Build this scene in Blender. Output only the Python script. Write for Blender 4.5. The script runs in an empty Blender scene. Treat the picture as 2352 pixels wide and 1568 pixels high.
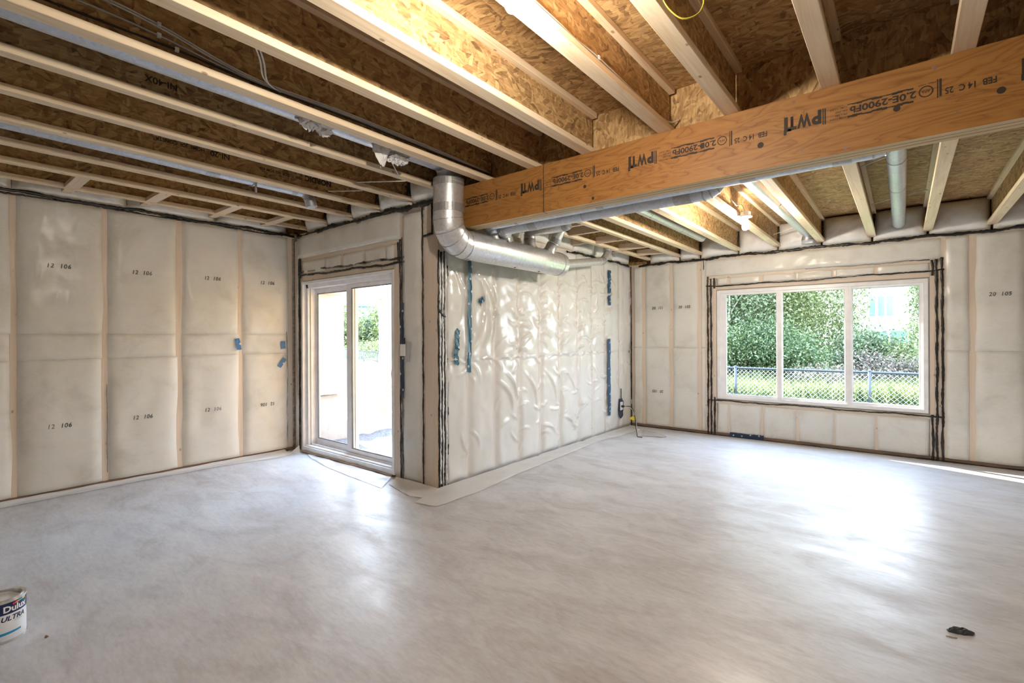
import bpy, bmesh, math, random
import numpy as np
from mathutils import Vector, Matrix

random.seed(7)
RNG = np.random.default_rng(11)
SC = bpy.context.scene
COL = SC.collection

# ------------------------------------------------------------------ camera
H = 1.381                      # eye height
YAW, ROLL = 0.6741, -0.0048
cam_data = bpy.data.cameras.new('camera')
cam = bpy.data.objects.new('camera', cam_data)
COL.objects.link(cam)
_R = Vector((math.cos(YAW), math.sin(YAW), 0))
_F = Vector((-math.sin(YAW), math.cos(YAW), 0))
_U = Vector((0, 0, 1))
_R2 = math.cos(ROLL) * _R + math.sin(ROLL) * _U
_U2 = -math.sin(ROLL) * _R + math.cos(ROLL) * _U
cam.matrix_world = Matrix(((_R2.x, _U2.x, -_F.x, 0), (_R2.y, _U2.y, -_F.y, 0), (_R2.z, _U2.z, -_F.z, H), (0, 0, 0, 1)))
cam_data.sensor_width = 36.0
cam_data.lens = 36.0 * 1123.874 / 2352.0
cam_data.shift_y = -11.7 / 2352.0
cam_data.clip_start = 0.05
cam_data.clip_end = 400
SC.camera = cam

# ------------------------------------------------------------------ world, sun, exposure
world = bpy.data.worlds.new('world')
SC.world = world
world.use_nodes = True
wn = world.node_tree
wn.nodes.clear()
w_out = wn.nodes.new('ShaderNodeOutputWorld')
w_bg = wn.nodes.new('ShaderNodeBackground')
w_bg.inputs['Strength'].default_value = 7.5
w_tc = wn.nodes.new('ShaderNodeTexCoord')
w_sep = wn.nodes.new('ShaderNodeSeparateXYZ')
w_ramp = wn.nodes.new('ShaderNodeValToRGB')
w_ramp.color_ramp.elements[0].position = 0.45
w_ramp.color_ramp.elements[0].color = (0.86, 0.92, 1.0, 1)
w_ramp.color_ramp.elements[1].position = 1.0
w_ramp.color_ramp.elements[1].color = (0.50, 0.70, 1.0, 1)
w_map = wn.nodes.new('ShaderNodeMapRange')
w_map.inputs['From Min'].default_value = -1
w_map.inputs['From Max'].default_value = 1
wn.links.new(w_tc.outputs['Generated'], w_sep.inputs[0])
wn.links.new(w_sep.outputs['Z'], w_map.inputs['Value'])
wn.links.new(w_map.outputs[0], w_ramp.inputs[0])
wn.links.new(w_ramp.outputs[0], w_bg.inputs['Color'])
wn.links.new(w_bg.outputs[0], w_out.inputs[0])

SUN_DIR = Vector((0.957 * 0.857, -0.29 * 0.857, -0.515)).normalized()
sun_d = bpy.data.lights.new('sun', 'SUN')
sun_d.energy = 15.0
sun_d.angle = math.radians(0.5)
sun_d.color = (1.0, 0.95, 0.86)
sun = bpy.data.objects.new('sun_offscreen', sun_d)
COL.objects.link(sun)
sun.rotation_euler = SUN_DIR.to_track_quat('-Z', 'Y').to_euler()
sun.location = (-30, 20, 25)

SC.view_settings.view_transform = 'Standard'
SC.view_settings.look = 'None'
SC.view_settings.exposure = 1.28
SC.view_settings.gamma = 1.0
SC.view_settings.use_curve_mapping = False
SC.cycles.max_bounces = 10
SC.cycles.diffuse_bounces = 6
SC.cycles.glossy_bounces = 3
SC.cycles.transparent_max_bounces = 10
SC.cycles.sample_clamp_indirect = 6.0
SC.cycles.adaptive_threshold = 0.06
SC.cycles.use_light_tree = False
SC.cycles.caustics_reflective = False
SC.cycles.caustics_refractive = False

# ------------------------------------------------------------------ layout numbers
XL, YD, YW, XJ = -5.878, 3.049, 7.082, -3.299      # inner faces: left, door, far (window), corner wall
XR, YB = 3.2, -3.5                                  # walls behind the camera
ZJ, ZJF = 2.674, 2.521                              # joist undersides: main and far bay
JD = 0.302                                          # joist depth
ZT, ZTF = 2.637, 2.466                              # top of plates
BEAM_Y0, BEAM_Y1, BEAM_Z0 = 3.033, 3.168, 2.316

# ------------------------------------------------------------------ mesh helpers
class MB:
    def __init__(self):
        self.v, self.f = [], []
    def add(self, vs, fs):
        o = len(self.v)
        self.v += [tuple(map(float, q)) for q in vs]
        self.f += [tuple(i + o for i in q) for q in fs]
        return self
    def box(self, x0, x1, y0, y1, z0, z1):
        x0, x1 = min(x0, x1), max(x0, x1); y0, y1 = min(y0, y1), max(y0, y1); z0, z1 = min(z0, z1), max(z0, z1)
        vs = [(x, y, z) for z in (z0, z1) for y in (y0, y1) for x in (x0, x1)]
        return self.add(vs, [(0, 2, 3, 1), (4, 5, 7, 6), (0, 1, 5, 4), (2, 6, 7, 3), (0, 4, 6, 2), (1, 3, 7, 5)])
    def bar(self, a, b, w, h, up=(0, 0, 1)):
        a, b = Vector(a), Vector(b)
        d = (b - a).normalized()
        s = d.cross(Vector(up))
        if s.length < 1e-5: s = d.cross(Vector((1, 0, 0)))
        s.normalize(); u = s.cross(d).normalized()
        vs = []
        for p in (a, b):
            for i, j in ((-1, -1), (1, -1), (1, 1), (-1, 1)):
                vs.append(p + s * (i * w / 2) + u * (j * h / 2))
        return self.add(vs, [(0, 1, 2, 3), (7, 6, 5, 4), (0, 4, 5, 1), (1, 5, 6, 2), (2, 6, 7, 3), (3, 7, 4, 0)])
    def tube(self, pts, r, n=8, caps=True, flat=None):
        pts = [Vector(q) for q in pts]
        m = len(pts)
        rs = r if hasattr(r, '__len__') else [r] * m
        t0 = (pts[1] - pts[0]).normalized()
        ref = Vector((0, 0, 1)) if abs(t0.z) < 0.9 else Vector((1, 0, 0))
        s = t0.cross(ref).normalized()
        vs = []
        for i, q in enumerate(pts):
            t = (pts[min(i + 1, m - 1)] - pts[max(i - 1, 0)])
            t = t.normalized() if t.length > 1e-9 else t0
            s = (s - t * s.dot(t))
            s = s.normalized() if s.length > 1e-6 else t.orthogonal().normalized()
            u = t.cross(s)
            for k in range(n):
                a = 2 * math.pi * k / n
                o = (s * math.cos(a) + u * math.sin(a)) * rs[i]
                if flat is not None:
                    fn, fk = flat
                    o = o - fn * o.dot(fn) * (1 - fk)
                vs.append(q + o)
        fs = [(i * n + k, i * n + (k + 1) % n, (i + 1) * n + (k + 1) % n, (i + 1) * n + k) for i in range(m - 1) for k in range(n)]
        if caps:
            fs.append(tuple(range(n - 1, -1, -1)))
            fs.append(tuple((m - 1) * n + k for k in range(n)))
        return self.add(vs, fs)
    def ring(self, c, axis, r0, r1, h, n=24):
        ax = Vector(axis).normalized(); s = ax.orthogonal().normalized(); u = ax.cross(s); c = Vector(c)
        vs = []
        for rr, hh in ((r0, 0), (r1, 0), (r1, h), (r0, h)):
            for k in range(n):
                a = 2 * math.pi * k / n
                vs.append(c + ax * hh + (s * math.cos(a) + u * math.sin(a)) * rr)
        fs = []
        for j in range(4):
            for k in range(n):
                fs.append((j * n + k, j * n + (k + 1) % n, ((j + 1) % 4) * n + (k + 1) % n, ((j + 1) % 4) * n + k))
        return self.add(vs, fs)
    def lathe(self, prof, c, axis=(0, 0, 1), n=32):
        ax = Vector(axis).normalized(); s = ax.orthogonal().normalized(); u = ax.cross(s); c = Vector(c)
        vs = []
        for rr, hh in prof:
            for k in range(n):
                a = 2 * math.pi * k / n
                vs.append(c + ax * hh + (s * math.cos(a) + u * math.sin(a)) * rr)
        m = len(prof)
        fs = [(i * n + k, i * n + (k + 1) % n, (i + 1) * n + (k + 1) % n, (i + 1) * n + k) for i in range(m - 1) for k in range(n)]
        fs.append(tuple(range(n - 1, -1, -1))); fs.append(tuple((m - 1) * n + k for k in range(n)))
        return self.add(vs, fs)
    def mesh(self, name, smooth=False):
        me = bpy.data.meshes.new(name)
        me.from_pydata(self.v, [], self.f)
        if smooth:
            me.polygons.foreach_set('use_smooth', [True] * len(me.polygons))
        me.update()
        return me
    def build(self, name, m, parent=None, smooth=False, **kw):
        return obj(name, self.mesh(name, smooth), m, parent, **kw)

def obj(name, me, m, parent=None, label=None, cat=None, group=None, kind=None):
    o = bpy.data.objects.new(name, me)
    COL.objects.link(o)
    if m is not None:
        me.materials.append(m)
    if parent is not None:
        o.parent = parent
        p = parent
        off = Vector((0, 0, 0))
        while p is not None:
            off -= p.location; p = p.parent
        o.location = off
    tag(o, label, cat, group, kind)
    return o

def tag(o, label=None, cat=None, group=None, kind=None):
    if label: o['label'] = label
    if cat: o['category'] = cat
    if group: o['group'] = group
    if kind: o['kind'] = kind
    return o

def empty(name, loc, label=None, cat=None, group=None, kind=None, parent=None):
    o = bpy.data.objects.new(name, None)
    o.empty_display_size = 0.1
    COL.objects.link(o)
    o.location = loc
    return tag(o, label, cat, group, kind)

def auto_smooth(o, ang=40):
    me = o.data
    bm = bmesh.new(); bm.from_mesh(me)
    for e in bm.edges:
        if len(e.link_faces) == 2:
            e.smooth = e.calc_face_angle(0) < math.radians(ang)
    for f in bm.faces: f.smooth = True
    bm.to_mesh(me); bm.free()
    return o

def grid_mesh(name, P, mask=None, smooth=True):
    nu, nv = P.shape[:2]
    idx = np.arange(nu * nv).reshape(nu, nv)
    q = np.stack([idx[:-1, :-1], idx[1:, :-1], idx[1:, 1:], idx[:-1, 1:]], -1).reshape(-1, 4)
    if mask is not None:
        q = q[mask.reshape(-1)]
    me = bpy.data.meshes.new(name)
    me.from_pydata(P.reshape(-1, 3).tolist(), [], q.tolist())
    if smooth: me.polygons.foreach_set('use_smooth', [True] * len(me.polygons))
    me.update()
    return me

def vnoise(x, y, seed=0):
    """smooth value noise on arrays"""
    x = np.asarray(x, float); y = np.asarray(y, float)
    xi = np.floor(x).astype(np.int64); yi = np.floor(y).astype(np.int64)
    fx = x - xi; fy = y - yi
    fx = fx * fx * (3 - 2 * fx); fy = fy * fy * (3 - 2 * fy)
    def h(a, b):
        n = (a * 374761393 + b * 668265263 + seed * 1442695041) & 0xFFFFFFFF
        n = ((n ^ (n >> 13)) * 1274126177) & 0xFFFFFFFF
        return ((n ^ (n >> 16)) & 0xFFFF) / 65535.0
    return (h(xi, yi) * (1 - fx) + h(xi + 1, yi) * fx) * (1 - fy) + (h(xi, yi + 1) * (1 - fx) + h(xi + 1, yi + 1) * fx) * fy

def text_mesh(body, size=0.1, bold=0.0, shear=0.0, spacing=1.0, align='LEFT'):
    cu = bpy.data.curves.new('txt', 'FONT')
    cu.body = body; cu.size = size; cu.offset = bold; cu.shear = shear; cu.space_character = spacing
    cu.align_x = align; cu.resolution_u = 3
    o = bpy.data.objects.new('txt', cu)
    COL.objects.link(o)
    dg = bpy.context.evaluated_depsgraph_get()
    me = bpy.data.meshes.new_from_object(o.evaluated_get(dg))
    bpy.data.objects.remove(o); bpy.data.curves.remove(cu)
    return me

def place_text(me, origin, ex, ey):
    """map the flat text (x,y) to origin + x*ex + y*ey"""
    n = len(me.vertices)
    co = np.empty(n * 3); me.vertices.foreach_get('co', co); co = co.reshape(-1, 3)
    out = np.array(origin)[None] + co[:, :1] * np.array(ex)[None] + co[:, 1:2] * np.array(ey)[None]
    me.vertices.foreach_set('co', out.reshape(-1)); me.update()
    return me

# ------------------------------------------------------------------ materials
def new_mat(name):
    m = bpy.data.materials.new(name); m.use_nodes = True
    nt = m.node_tree; b = nt.nodes['Principled BSDF']
    return m, nt, b
def N(nt, t, **kw):
    n = nt.nodes.new(t)
    for k, v in kw.items(): setattr(n, k, v)
    return n
def L(nt, a, b): nt.links.new(a, b)
def coords(nt, scale=(1, 1, 1), rot=(0, 0, 0), loc=(0, 0, 0)):
    tc = N(nt, 'ShaderNodeTexCoord'); mp = N(nt, 'ShaderNodeMapping')
    mp.inputs['Scale'].default_value = scale; mp.inputs['Rotation'].default_value = rot; mp.inputs['Location'].default_value = loc
    L(nt, tc.outputs['Object'], mp.inputs['Vector'])
    return mp.outputs['Vector']
def noise(nt, vec, scale, detail=4, rough=0.55, dist=0.0):
    n = N(nt, 'ShaderNodeTexNoise')
    n.inputs['Scale'].default_value = scale; n.inputs['Detail'].default_value = detail
    n.inputs['Roughness'].default_value = rough; n.inputs['Distortion'].default_value = dist
    L(nt, vec, n.inputs['Vector'])
    return n.outputs['Fac']
def ramp(nt, fac, stops):
    r = N(nt, 'ShaderNodeValToRGB')
    els = r.color_ramp.elements
    while len(els) > 1: els.remove(els[-1])
    els[0].position = stops[0][0]; els[0].color = (*stops[0][1], 1)
    for p, c in stops[1:]:
        e = els.new(p); e.color = (*c, 1)
    L(nt, fac, r.inputs['Fac'])
    return r.outputs['Color']
def mix(nt, fac, a, b, mode='MIX'):
    n = N(nt, 'ShaderNodeMix', data_type='RGBA', blend_type=mode)
    if isinstance(fac, (int, float)): n.inputs[0].default_value = fac
    else: L(nt, fac, n.inputs[0])
    for i, c in ((6, a), (7, b)):
        if isinstance(c, tuple): n.inputs[i].default_value = (*c, 1)
        else: L(nt, c, n.inputs[i])
    return n.outputs[2]
def math_n(nt, op, a, b=None):
    n = N(nt, 'ShaderNodeMath', operation=op)
    for i, c in ((0, a), (1, b)):
        if c is None: continue
        if isinstance(c, (int, float)): n.inputs[i].default_value = c
        else: L(nt, c, n.inputs[i])
    return n.outputs[0]
def bump(nt, b, height, strength=0.3, dist=0.01):
    n = N(nt, 'ShaderNodeBump')
    n.inputs['Strength'].default_value = strength; n.inputs['Distance'].default_value = dist
    L(nt, height, n.inputs['Height']); L(nt, n.outputs[0], b.inputs['Normal'])
def plain(name, col, rough=0.5, metal=0.0, spec=0.5):
    m, nt, b = new_mat(name)
    v = coords(nt)
    f = noise(nt, v, 9, 3)
    c = ramp(nt, f, [(0.3, tuple(x * 0.92 for x in col)), (0.7, tuple(min(1, x * 1.06) for x in col))])
    L(nt, c, b.inputs['Base Color'])
    b.inputs['Roughness'].default_value = rough; b.inputs['Metallic'].default_value = metal
    b.inputs['Specular IOR Level'].default_value = spec
    return m

def m_concrete():
    m, nt, b = new_mat('concrete_slab')
    v = coords(nt)
    big = noise(nt, v, 0.55, 5, 0.6, 0.6)
    mid = noise(nt, coords(nt, (1.0, 2.2, 1), (0, 0, 0.9)), 2.2, 6, 0.62, 0.8)
    fine = noise(nt, coords(nt, (1, 3.5, 1), (0, 0, 0.5)), 14, 5, 0.7, 0.4)
    c1 = ramp(nt, big, [(0.32, (0.39, 0.355, 0.365)), (0.48, (0.54, 0.54, 0.57)), (0.68, (0.64, 0.66, 0.71))])
    c2 = ramp(nt, mid, [(0.34, (0.36, 0.32, 0.32)), (0.5, (0.55, 0.555, 0.59)), (0.66, (0.72, 0.73, 0.77))])
    c = mix(nt, 0.5, c1, c2)
    c3 = ramp(nt, fine, [(0.32, (0.34, 0.32, 0.32)), (0.55, (0.58, 0.585, 0.61)), (0.72, (0.74, 0.75, 0.77))])
    c = mix(nt, 0.30, c, c3)
    L(nt, c, b.inputs['Base Color'])
    rr = ramp(nt, mid, [(0.3, (0.50,) * 3), (0.7, (0.30,) * 3)])
    L(nt, rr, b.inputs['Roughness'])
    b.inputs['Specular IOR Level'].default_value = 0.5
    return m

def m_osb(name, plane, cols):
    """flaked board; plane: axis index normal to the sheet"""
    m, nt, b = new_mat(name)
    vals = []
    for i, ang in enumerate((0.35, 1.55, 2.6)):
        rot = [0, 0, 0]; rot[plane] = ang
        sc = [44, 44, 44]; sc[(plane + 1) % 3] = 11; sc[plane] = 11
        v = coords(nt, (1, 1, 1), tuple(rot), (i * 3.1, i * 1.7, i))
        wob = N(nt, 'ShaderNodeTexNoise'); wob.inputs['Scale'].default_value = 7; wob.inputs['Detail'].default_value = 0
        L(nt, v, wob.inputs['Vector'])
        va = N(nt, 'ShaderNodeVectorMath', operation='SCALE'); va.inputs['Scale'].default_value = 0.05
        L(nt, wob.outputs['Color'], va.inputs[0])
        vb = N(nt, 'ShaderNodeVectorMath', operation='ADD'); L(nt, v, vb.inputs[0]); L(nt, va.outputs[0], vb.inputs[1])
        vm = N(nt, 'ShaderNodeVectorMath', operation='MULTIPLY'); L(nt, vb.outputs[0], vm.inputs[0]); vm.inputs[1].default_value = sc
        vo = N(nt, 'ShaderNodeTexVoronoi'); vo.inputs['Scale'].default_value = 1.0
        L(nt, vm.outputs[0], vo.inputs['Vector'])
        sx = N(nt, 'ShaderNodeSeparateColor'); L(nt, vo.outputs['Color'], sx.inputs[0])
        vals.append(sx.outputs[0])
    base = coords(nt)
    m1 = noise(nt, base, 17, 1, 0.5); m2 = noise(nt, coords(nt, (1, 1, 1), (0.4, 0.9, 0.2)), 13, 1, 0.5)
    s1 = math_n(nt, 'GREATER_THAN', m1, 0.53); s2 = math_n(nt, 'GREATER_THAN', m2, 0.52)
    f = mix(nt, s1, vals[0], vals[1]); f = mix(nt, s2, f, vals[2])
    c = ramp(nt, f, [(0.0, cols[0]), (0.18, cols[1]), (0.6, cols[2]), (1.0, cols[3])])
    gr = [90, 90, 90]; gr[(plane + 1) % 3] = 14
    g = noise(nt, coords(nt, tuple(gr)), 1.0, 3, 0.6)
    c = mix(nt, 0.35, c, ramp(nt, g, [(0.35, tuple(x * 0.6 for x in cols[1])), (0.65, cols[3])]))
    L(nt, c, b.inputs['Base Color'])
    b.inputs['Roughness'].default_value = 0.62; b.inputs['Specular IOR Level'].default_value = 0.3
    return m

def m_lumber(name, axis, light=(0.72, 0.58, 0.40), dark=(0.50, 0.36, 0.21), rough=0.65):
    m, nt, b = new_mat(name)
    sc = [26, 26, 26]; sc[axis] = 1.1
    v = coords(nt, tuple(sc))
    g = noise(nt, v, 1.0, 6, 0.65, 1.2)
    sc2 = [5, 5, 5]; sc2[axis] = 0.35
    g2 = noise(nt, coords(nt, tuple(sc2)), 1.0, 3, 0.5, 1.5)
    r = math_n(nt, 'FRACT', math_n(nt, 'MULTIPLY', g2, 7.0))
    c = ramp(nt, g, [(0.3, dark), (0.52, tuple((a * 2 + c) / 3 for a, c in zip(light, dark))), (0.72, light)])
    c = mix(nt, 0.22, c, ramp(nt, r, [(0.0, dark), (0.25, light), (0.9, light), (1.0, dark)]))
    vo = N(nt, 'ShaderNodeTexVoronoi'); sk = [11, 11, 11]; sk[axis] = 6.5
    L(nt, coords(nt, tuple(sk)), vo.inputs['Vector']); vo.inputs['Scale'].default_value = 1.0
    k = ramp(nt, vo.outputs['Distance'], [(0.0, (1, 1, 1)), (0.06, (1, 1, 1)), (0.12, (0, 0, 0))])
    c = mix(nt, math_n(nt, 'MULTIPLY', k, 0.7), c, (0.20, 0.11, 0.05))
    L(nt, c, b.inputs['Base Color'])
    b.inputs['Roughness'].default_value = rough; b.inputs['Specular IOR Level'].default_value = 0.3
    return m

def m_lvl(name):
    m, nt, b = new_mat(name)
    n1 = noise(nt, coords(nt, (1.5, 6, 6.0)), 1.0, 3, 0.5, 0.7)
    r = math_n(nt, 'FRACT', math_n(nt, 'MULTIPLY', n1, 11.0))
    c = ramp(nt, r, [(0.0, (0.19, 0.075, 0.016)), (0.10, (0.27, 0.117, 0.028)), (0.55, (0.345, 0.160, 0.042)), (0.9, (0.30, 0.136, 0.034)), (1.0, (0.19, 0.075, 0.016))])
    g = noise(nt, coords(nt, (3, 80, 90)), 1.0, 4, 0.6)
    c = mix(nt, 0.3, c, ramp(nt, g, [(0.3, (0.22, 0.09, 0.02)), (0.7, (0.38, 0.185, 0.052))]))
    L(nt, c, b.inputs['Base Color'])
    b.inputs['Roughness'].default_value = 0.5; b.inputs['Specular IOR Level'].default_value = 0.35
    return m

def m_lvl_edge(name):
    m, nt, b = new_mat(name)
    g = noise(nt, coords(nt, (2, 260, 60)), 1.0, 3, 0.6)
    c = ramp(nt, g, [(0.3, (0.50, 0.34, 0.16)), (0.7, (0.74, 0.58, 0.36))])
    L(nt, c, b.inputs['Base Color']); b.inputs['Roughness'].default_value = 0.6
    return m

def m_film(name, opac=0.36, rough=0.28, tint=(0.86, 0.855, 0.83)):
    """clear poly sheet over insulation: partly see-through, glossy"""
    m, nt, b = new_mat(name)
    out = nt.nodes['Material Output']
    b.inputs['Base Color'].default_value = (*tint, 1)
    b.inputs['Roughness'].default_value = rough
    b.inputs['Specular IOR Level'].default_value = 0.6
    tr = N(nt, 'ShaderNodeBsdfTransparent'); tr.inputs['Color'].default_value = (0.97, 0.97, 0.96, 1)
    mx = N(nt, 'ShaderNodeMixShader')
    mx.inputs[0].default_value = opac
    L(nt, tr.outputs[0], mx.inputs[1]); L(nt, b.outputs[0], mx.inputs[2])
    L(nt, mx.outputs[0], out.inputs['Surface'])
    if rough < 0.2:
        bump(nt, b, noise(nt, coords(nt, (1, 1, 1)), 7, 1, 0.6, 0.0), 0.25, 0.02)
    return m

def m_batt(name):
    m, nt, b = new_mat(name)
    a = noise(nt, coords(nt), 3.0, 6, 0.65, 0.3)
    f = noise(nt, coords(nt, (1, 1, 2)), 30, 4, 0.6)
    c = ramp(nt, a, [(0.3, (0.57, 0.545, 0.485)), (0.48, (0.755, 0.74, 0.69)), (0.7, (0.84, 0.83, 0.79))])
    c = mix(nt, 0.25, c, ramp(nt, f, [(0.3, (0.68, 0.66, 0.61)), (0.7, (0.87, 0.86, 0.83))]))
    L(nt, c, b.inputs['Base Color']); b.inputs['Roughness'].default_value = 0.9
    return m

def m_galv(name, col=(0.68, 0.685, 0.70), rough=0.33):
    m, nt, b = new_mat(name)
    vo = N(nt, 'ShaderNodeTexVoronoi'); vo.inputs['Scale'].default_value = 60
    L(nt, coords(nt), vo.inputs['Vector'])
    sx = N(nt, 'ShaderNodeSeparateColor'); L(nt, vo.outputs['Color'], sx.inputs[0])
    c = ramp(nt, sx.outputs[0], [(0, tuple(x * 0.9 for x in col)), (1, tuple(min(1, x * 1.08) for x in col))])
    L(nt, c, b.inputs['Base Color']); b.inputs['Metallic'].default_value = 0.70
    r = ramp(nt, noise(nt, coords(nt), 6, 3), [(0.3, (rough * 0.8,) * 3), (0.7, (rough * 1.25,) * 3)])
    L(nt, r, b.inputs['Roughness'])
    return m

def m_glass():
    m, nt, b = new_mat('window_glass')
    out = nt.nodes['Material Output']
    tr = N(nt, 'ShaderNodeBsdfTransparent'); tr.inputs['Color'].default_value = (0.95, 0.97, 0.97, 1)
    gl = N(nt, 'ShaderNodeBsdfGlossy'); gl.inputs['Roughness'].default_value = 0.02
    lw = N(nt, 'ShaderNodeLayerWeight'); lw.inputs['Blend'].default_value = 0.5
    fac = math_n(nt, 'ADD', math_n(nt, 'MULTIPLY', math_n(nt, 'POWER', lw.outputs['Facing'], 5.0), 0.4), 0.004)
    mx = N(nt, 'ShaderNodeMixShader')
    L(nt, fac, mx.inputs[0]); L(nt, tr.outputs[0], mx.inputs[1]); L(nt, gl.outputs[0], mx.inputs[2])
    L(nt, mx.outputs[0], out.inputs['Surface'])
    return m

def m_leaf(name, c0, c1, c2):
    m, nt, b = new_mat(name)
    out = nt.nodes['Material Output']
    g = N(nt, 'ShaderNodeNewGeometry')
    c = ramp(nt, g.outputs['Random Per Island'], [(0.0, c0), (0.5, c1), (1.0, c2)])
    L(nt, c, b.inputs['Base Color']); b.inputs['Roughness'].default_value = 0.45
    t = N(nt, 'ShaderNodeBsdfTranslucent'); L(nt, c, t.inputs['Color'])
    mx = N(nt, 'ShaderNodeMixShader'); mx.inputs[0].default_value = 0.35
    L(nt, b.outputs[0], mx.inputs[1]); L(nt, t.outputs[0], mx.inputs[2]); L(nt, mx.outputs[0], out.inputs['Surface'])
    return m

def m_emit(name, col, strength):
    m, nt, b = new_mat(name)
    b.inputs['Base Color'].default_value = (0.9, 0.9, 0.88, 1)
    b.inputs['Emission Color'].default_value = (*col, 1); b.inputs['Emission Strength'].default_value = strength
    return m

def m_ground(name, stops, scale, bs=0.8):
    m, nt, b = new_mat(name)
    a = noise(nt, coords(nt), scale, 8, 0.7, 0.3)
    L(nt, ramp(nt, a, stops), b.inputs['Base Color']); b.inputs['Roughness'].default_value = 0.95
    bump(nt, b, a, bs, 0.08)
    return m

M = {}
M['concrete'] = m_concrete()
OSB = [(0.12, 0.060, 0.022), (0.29, 0.160, 0.062), (0.46, 0.280, 0.115), (0.62, 0.430, 0.210)]
M['osb_web'] = m_osb('osb_web', 0, OSB)
M['osb_web_far'] = M['osb_web']
M['osb_floor'] = m_osb('osb_subfloor', 2, OSB)
M['osb_floor_far'] = M['osb_floor']
M['osb_rim'] = m_osb('osb_rim', 1, OSB)
M['flange'] = m_lumber('flange_lumber', 1, (0.82, 0.69, 0.50), (0.62, 0.45, 0.27))
M['flange_far'] = M['flange']
M['stud'] = m_lumber('stud_lumber', 2, (0.80, 0.65, 0.50), (0.68, 0.50, 0.35))
M['plate_x'] = m_lumber('plate_lumber_x', 0, (0.78, 0.65, 0.50), (0.64, 0.49, 0.34))
M['plate_y'] = m_lumber('plate_lumber_y', 1, (0.78, 0.65, 0.50), (0.64, 0.49, 0.34))
M['sill_dark'] = m_lumber('sill_plate_lumber', 1, (0.26, 0.17, 0.12), (0.14, 0.09, 0.065))
M['sill_dark_x'] = m_lumber('sill_plate_lumber_x', 0, (0.26, 0.17, 0.12), (0.14, 0.09, 0.065))
M['lvl'] = m_lvl('lvl_face')
M['lvl_edge'] = m_lvl_edge('lvl_edge')
M['film'] = m_film('vapour_film', 0.27, 0.24)
M['film_shiny'] = m_film('vapour_film_loose', 0.48, 0.12, (0.88, 0.88, 0.87))
M['film_floor'] = m_film('vapour_film_floor', 0.72, 0.25, (0.86, 0.855, 0.845))
M['batt'] = m_batt('insulation_batt')
M['seal'] = plain('acoustic_sealant', (0.012, 0.011, 0.010), 0.35)
M['seal_white'] = plain('smeared_film_fold', (0.75, 0.75, 0.73), 0.25)
M['galv'] = m_galv('galvanised_steel')
M['galv_dull'] = m_galv('galvanised_steel_dull', (0.60, 0.645, 0.72), 0.40)
M['galv_tape'] = m_galv('foil_tape', (0.45, 0.46, 0.47), 0.38)
M['vinyl'] = plain('white_vinyl', (0.82, 0.82, 0.83), 0.35)
M['vinyl_grey'] = plain('grey_vinyl_seal', (0.16, 0.17, 0.19), 0.5)
M['glass'] = m_glass()
M['tape'] = plain('blue_sheathing_tape', (0.016, 0.085, 0.19), 0.35)
M['tape_teal'] = plain('teal_sheathing_tape', (0.012, 0.10, 0.17), 0.35)
M['tape_navy'] = plain('navy_sheathing_tape', (0.012, 0.028, 0.07), 0.35)
M['tape_bright'] = plain('bright_blue_tape', (0.03, 0.16, 0.40), 0.35)
M['white_print'] = plain('white_print', (0.80, 0.82, 0.84), 0.5)
M['ink'] = plain('black_ink', (0.030, 0.019, 0.011), 0.7)
M['ink_grey'] = plain('grey_batt_ink', (0.07, 0.07, 0.07), 0.8)
M['ink_web'] = plain('web_ink', (0.035, 0.022, 0.014), 0.8)
M['ink_pink'] = plain('pale_ink', (0.55, 0.36, 0.32), 0.8)
M['cable_white'] = plain('white_cable', (0.62, 0.61, 0.58), 0.45)
M['cable_grey'] = plain('grey_cable', (0.45, 0.45, 0.46), 0.45)
M['cable_dark'] = plain('dark_cable', (0.022, 0.021, 0.022), 0.45)
M['yellow'] = plain('yellow_tag', (0.80, 0.62, 0.03), 0.5)
M['yellow_wire'] = plain('yellow_wire', (0.30, 0.24, 0.03), 0.4)
M['plastic_white'] = plain('white_plastic', (0.80, 0.79, 0.77), 0.4)
M['porcelain'] = plain('porcelain', (0.85, 0.78, 0.72), 0.3)
M['box_metal'] = m_galv('box_metal', (0.50, 0.44, 0.38), 0.4)
M['bulb'] = m_emit('lit_bulb', (1.0, 0.89, 0.76), 950)
M['bulb_far'] = m_emit('lit_bulb_far', (1.0, 0.89, 0.76), 950)
M['wool'] = plain('glass_wool', (0.80, 0.80, 0.80), 0.95)
M['siding'] = plain('white_siding', (0.86, 0.84, 0.84), 0.5)
M['siding_grey'] = plain('blue_grey_siding', (0.23, 0.30, 0.40), 0.6)
M['siding_pale'] = plain('pale_siding', (0.55, 0.56, 0.58), 0.6)
M['roof'] = plain('roof_shingle', (0.30, 0.28, 0.28), 0.9)
M['roof_dark'] = plain('dark_fascia', (0.10, 0.13, 0.19), 0.7)
M['trim_dark'] = plain('dark_trim', (0.20, 0.22, 0.27), 0.6)
M['pane_dark'] = plain('far_pane', (0.09, 0.16, 0.17), 0.12)
M['post'] = m_lumber('post_lumber', 2, (0.40, 0.31, 0.25), (0.27, 0.20, 0.155))
M['deck'] = m_lumber('deck_lumber', 1, (0.66, 0.42, 0.28), (0.50, 0.29, 0.18))
M['old_concrete'] = m_ground('old_concrete', [(0.3, (0.36, 0.35, 0.345)), (0.7, (0.54, 0.53, 0.525))], 3, 0.08)
M['gravel'] = m_ground('gravel', [(0.35, (0.12, 0.12, 0.13)), (0.5, (0.22, 0.22, 0.235)), (0.7, (0.36, 0.36, 0.38))], 38)
M['dirt'] = m_ground('dirt', [(0.35, (0.17, 0.125, 0.10)), (0.55, (0.28, 0.215, 0.18)), (0.7, (0.36, 0.29, 0.25))], 5)
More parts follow.
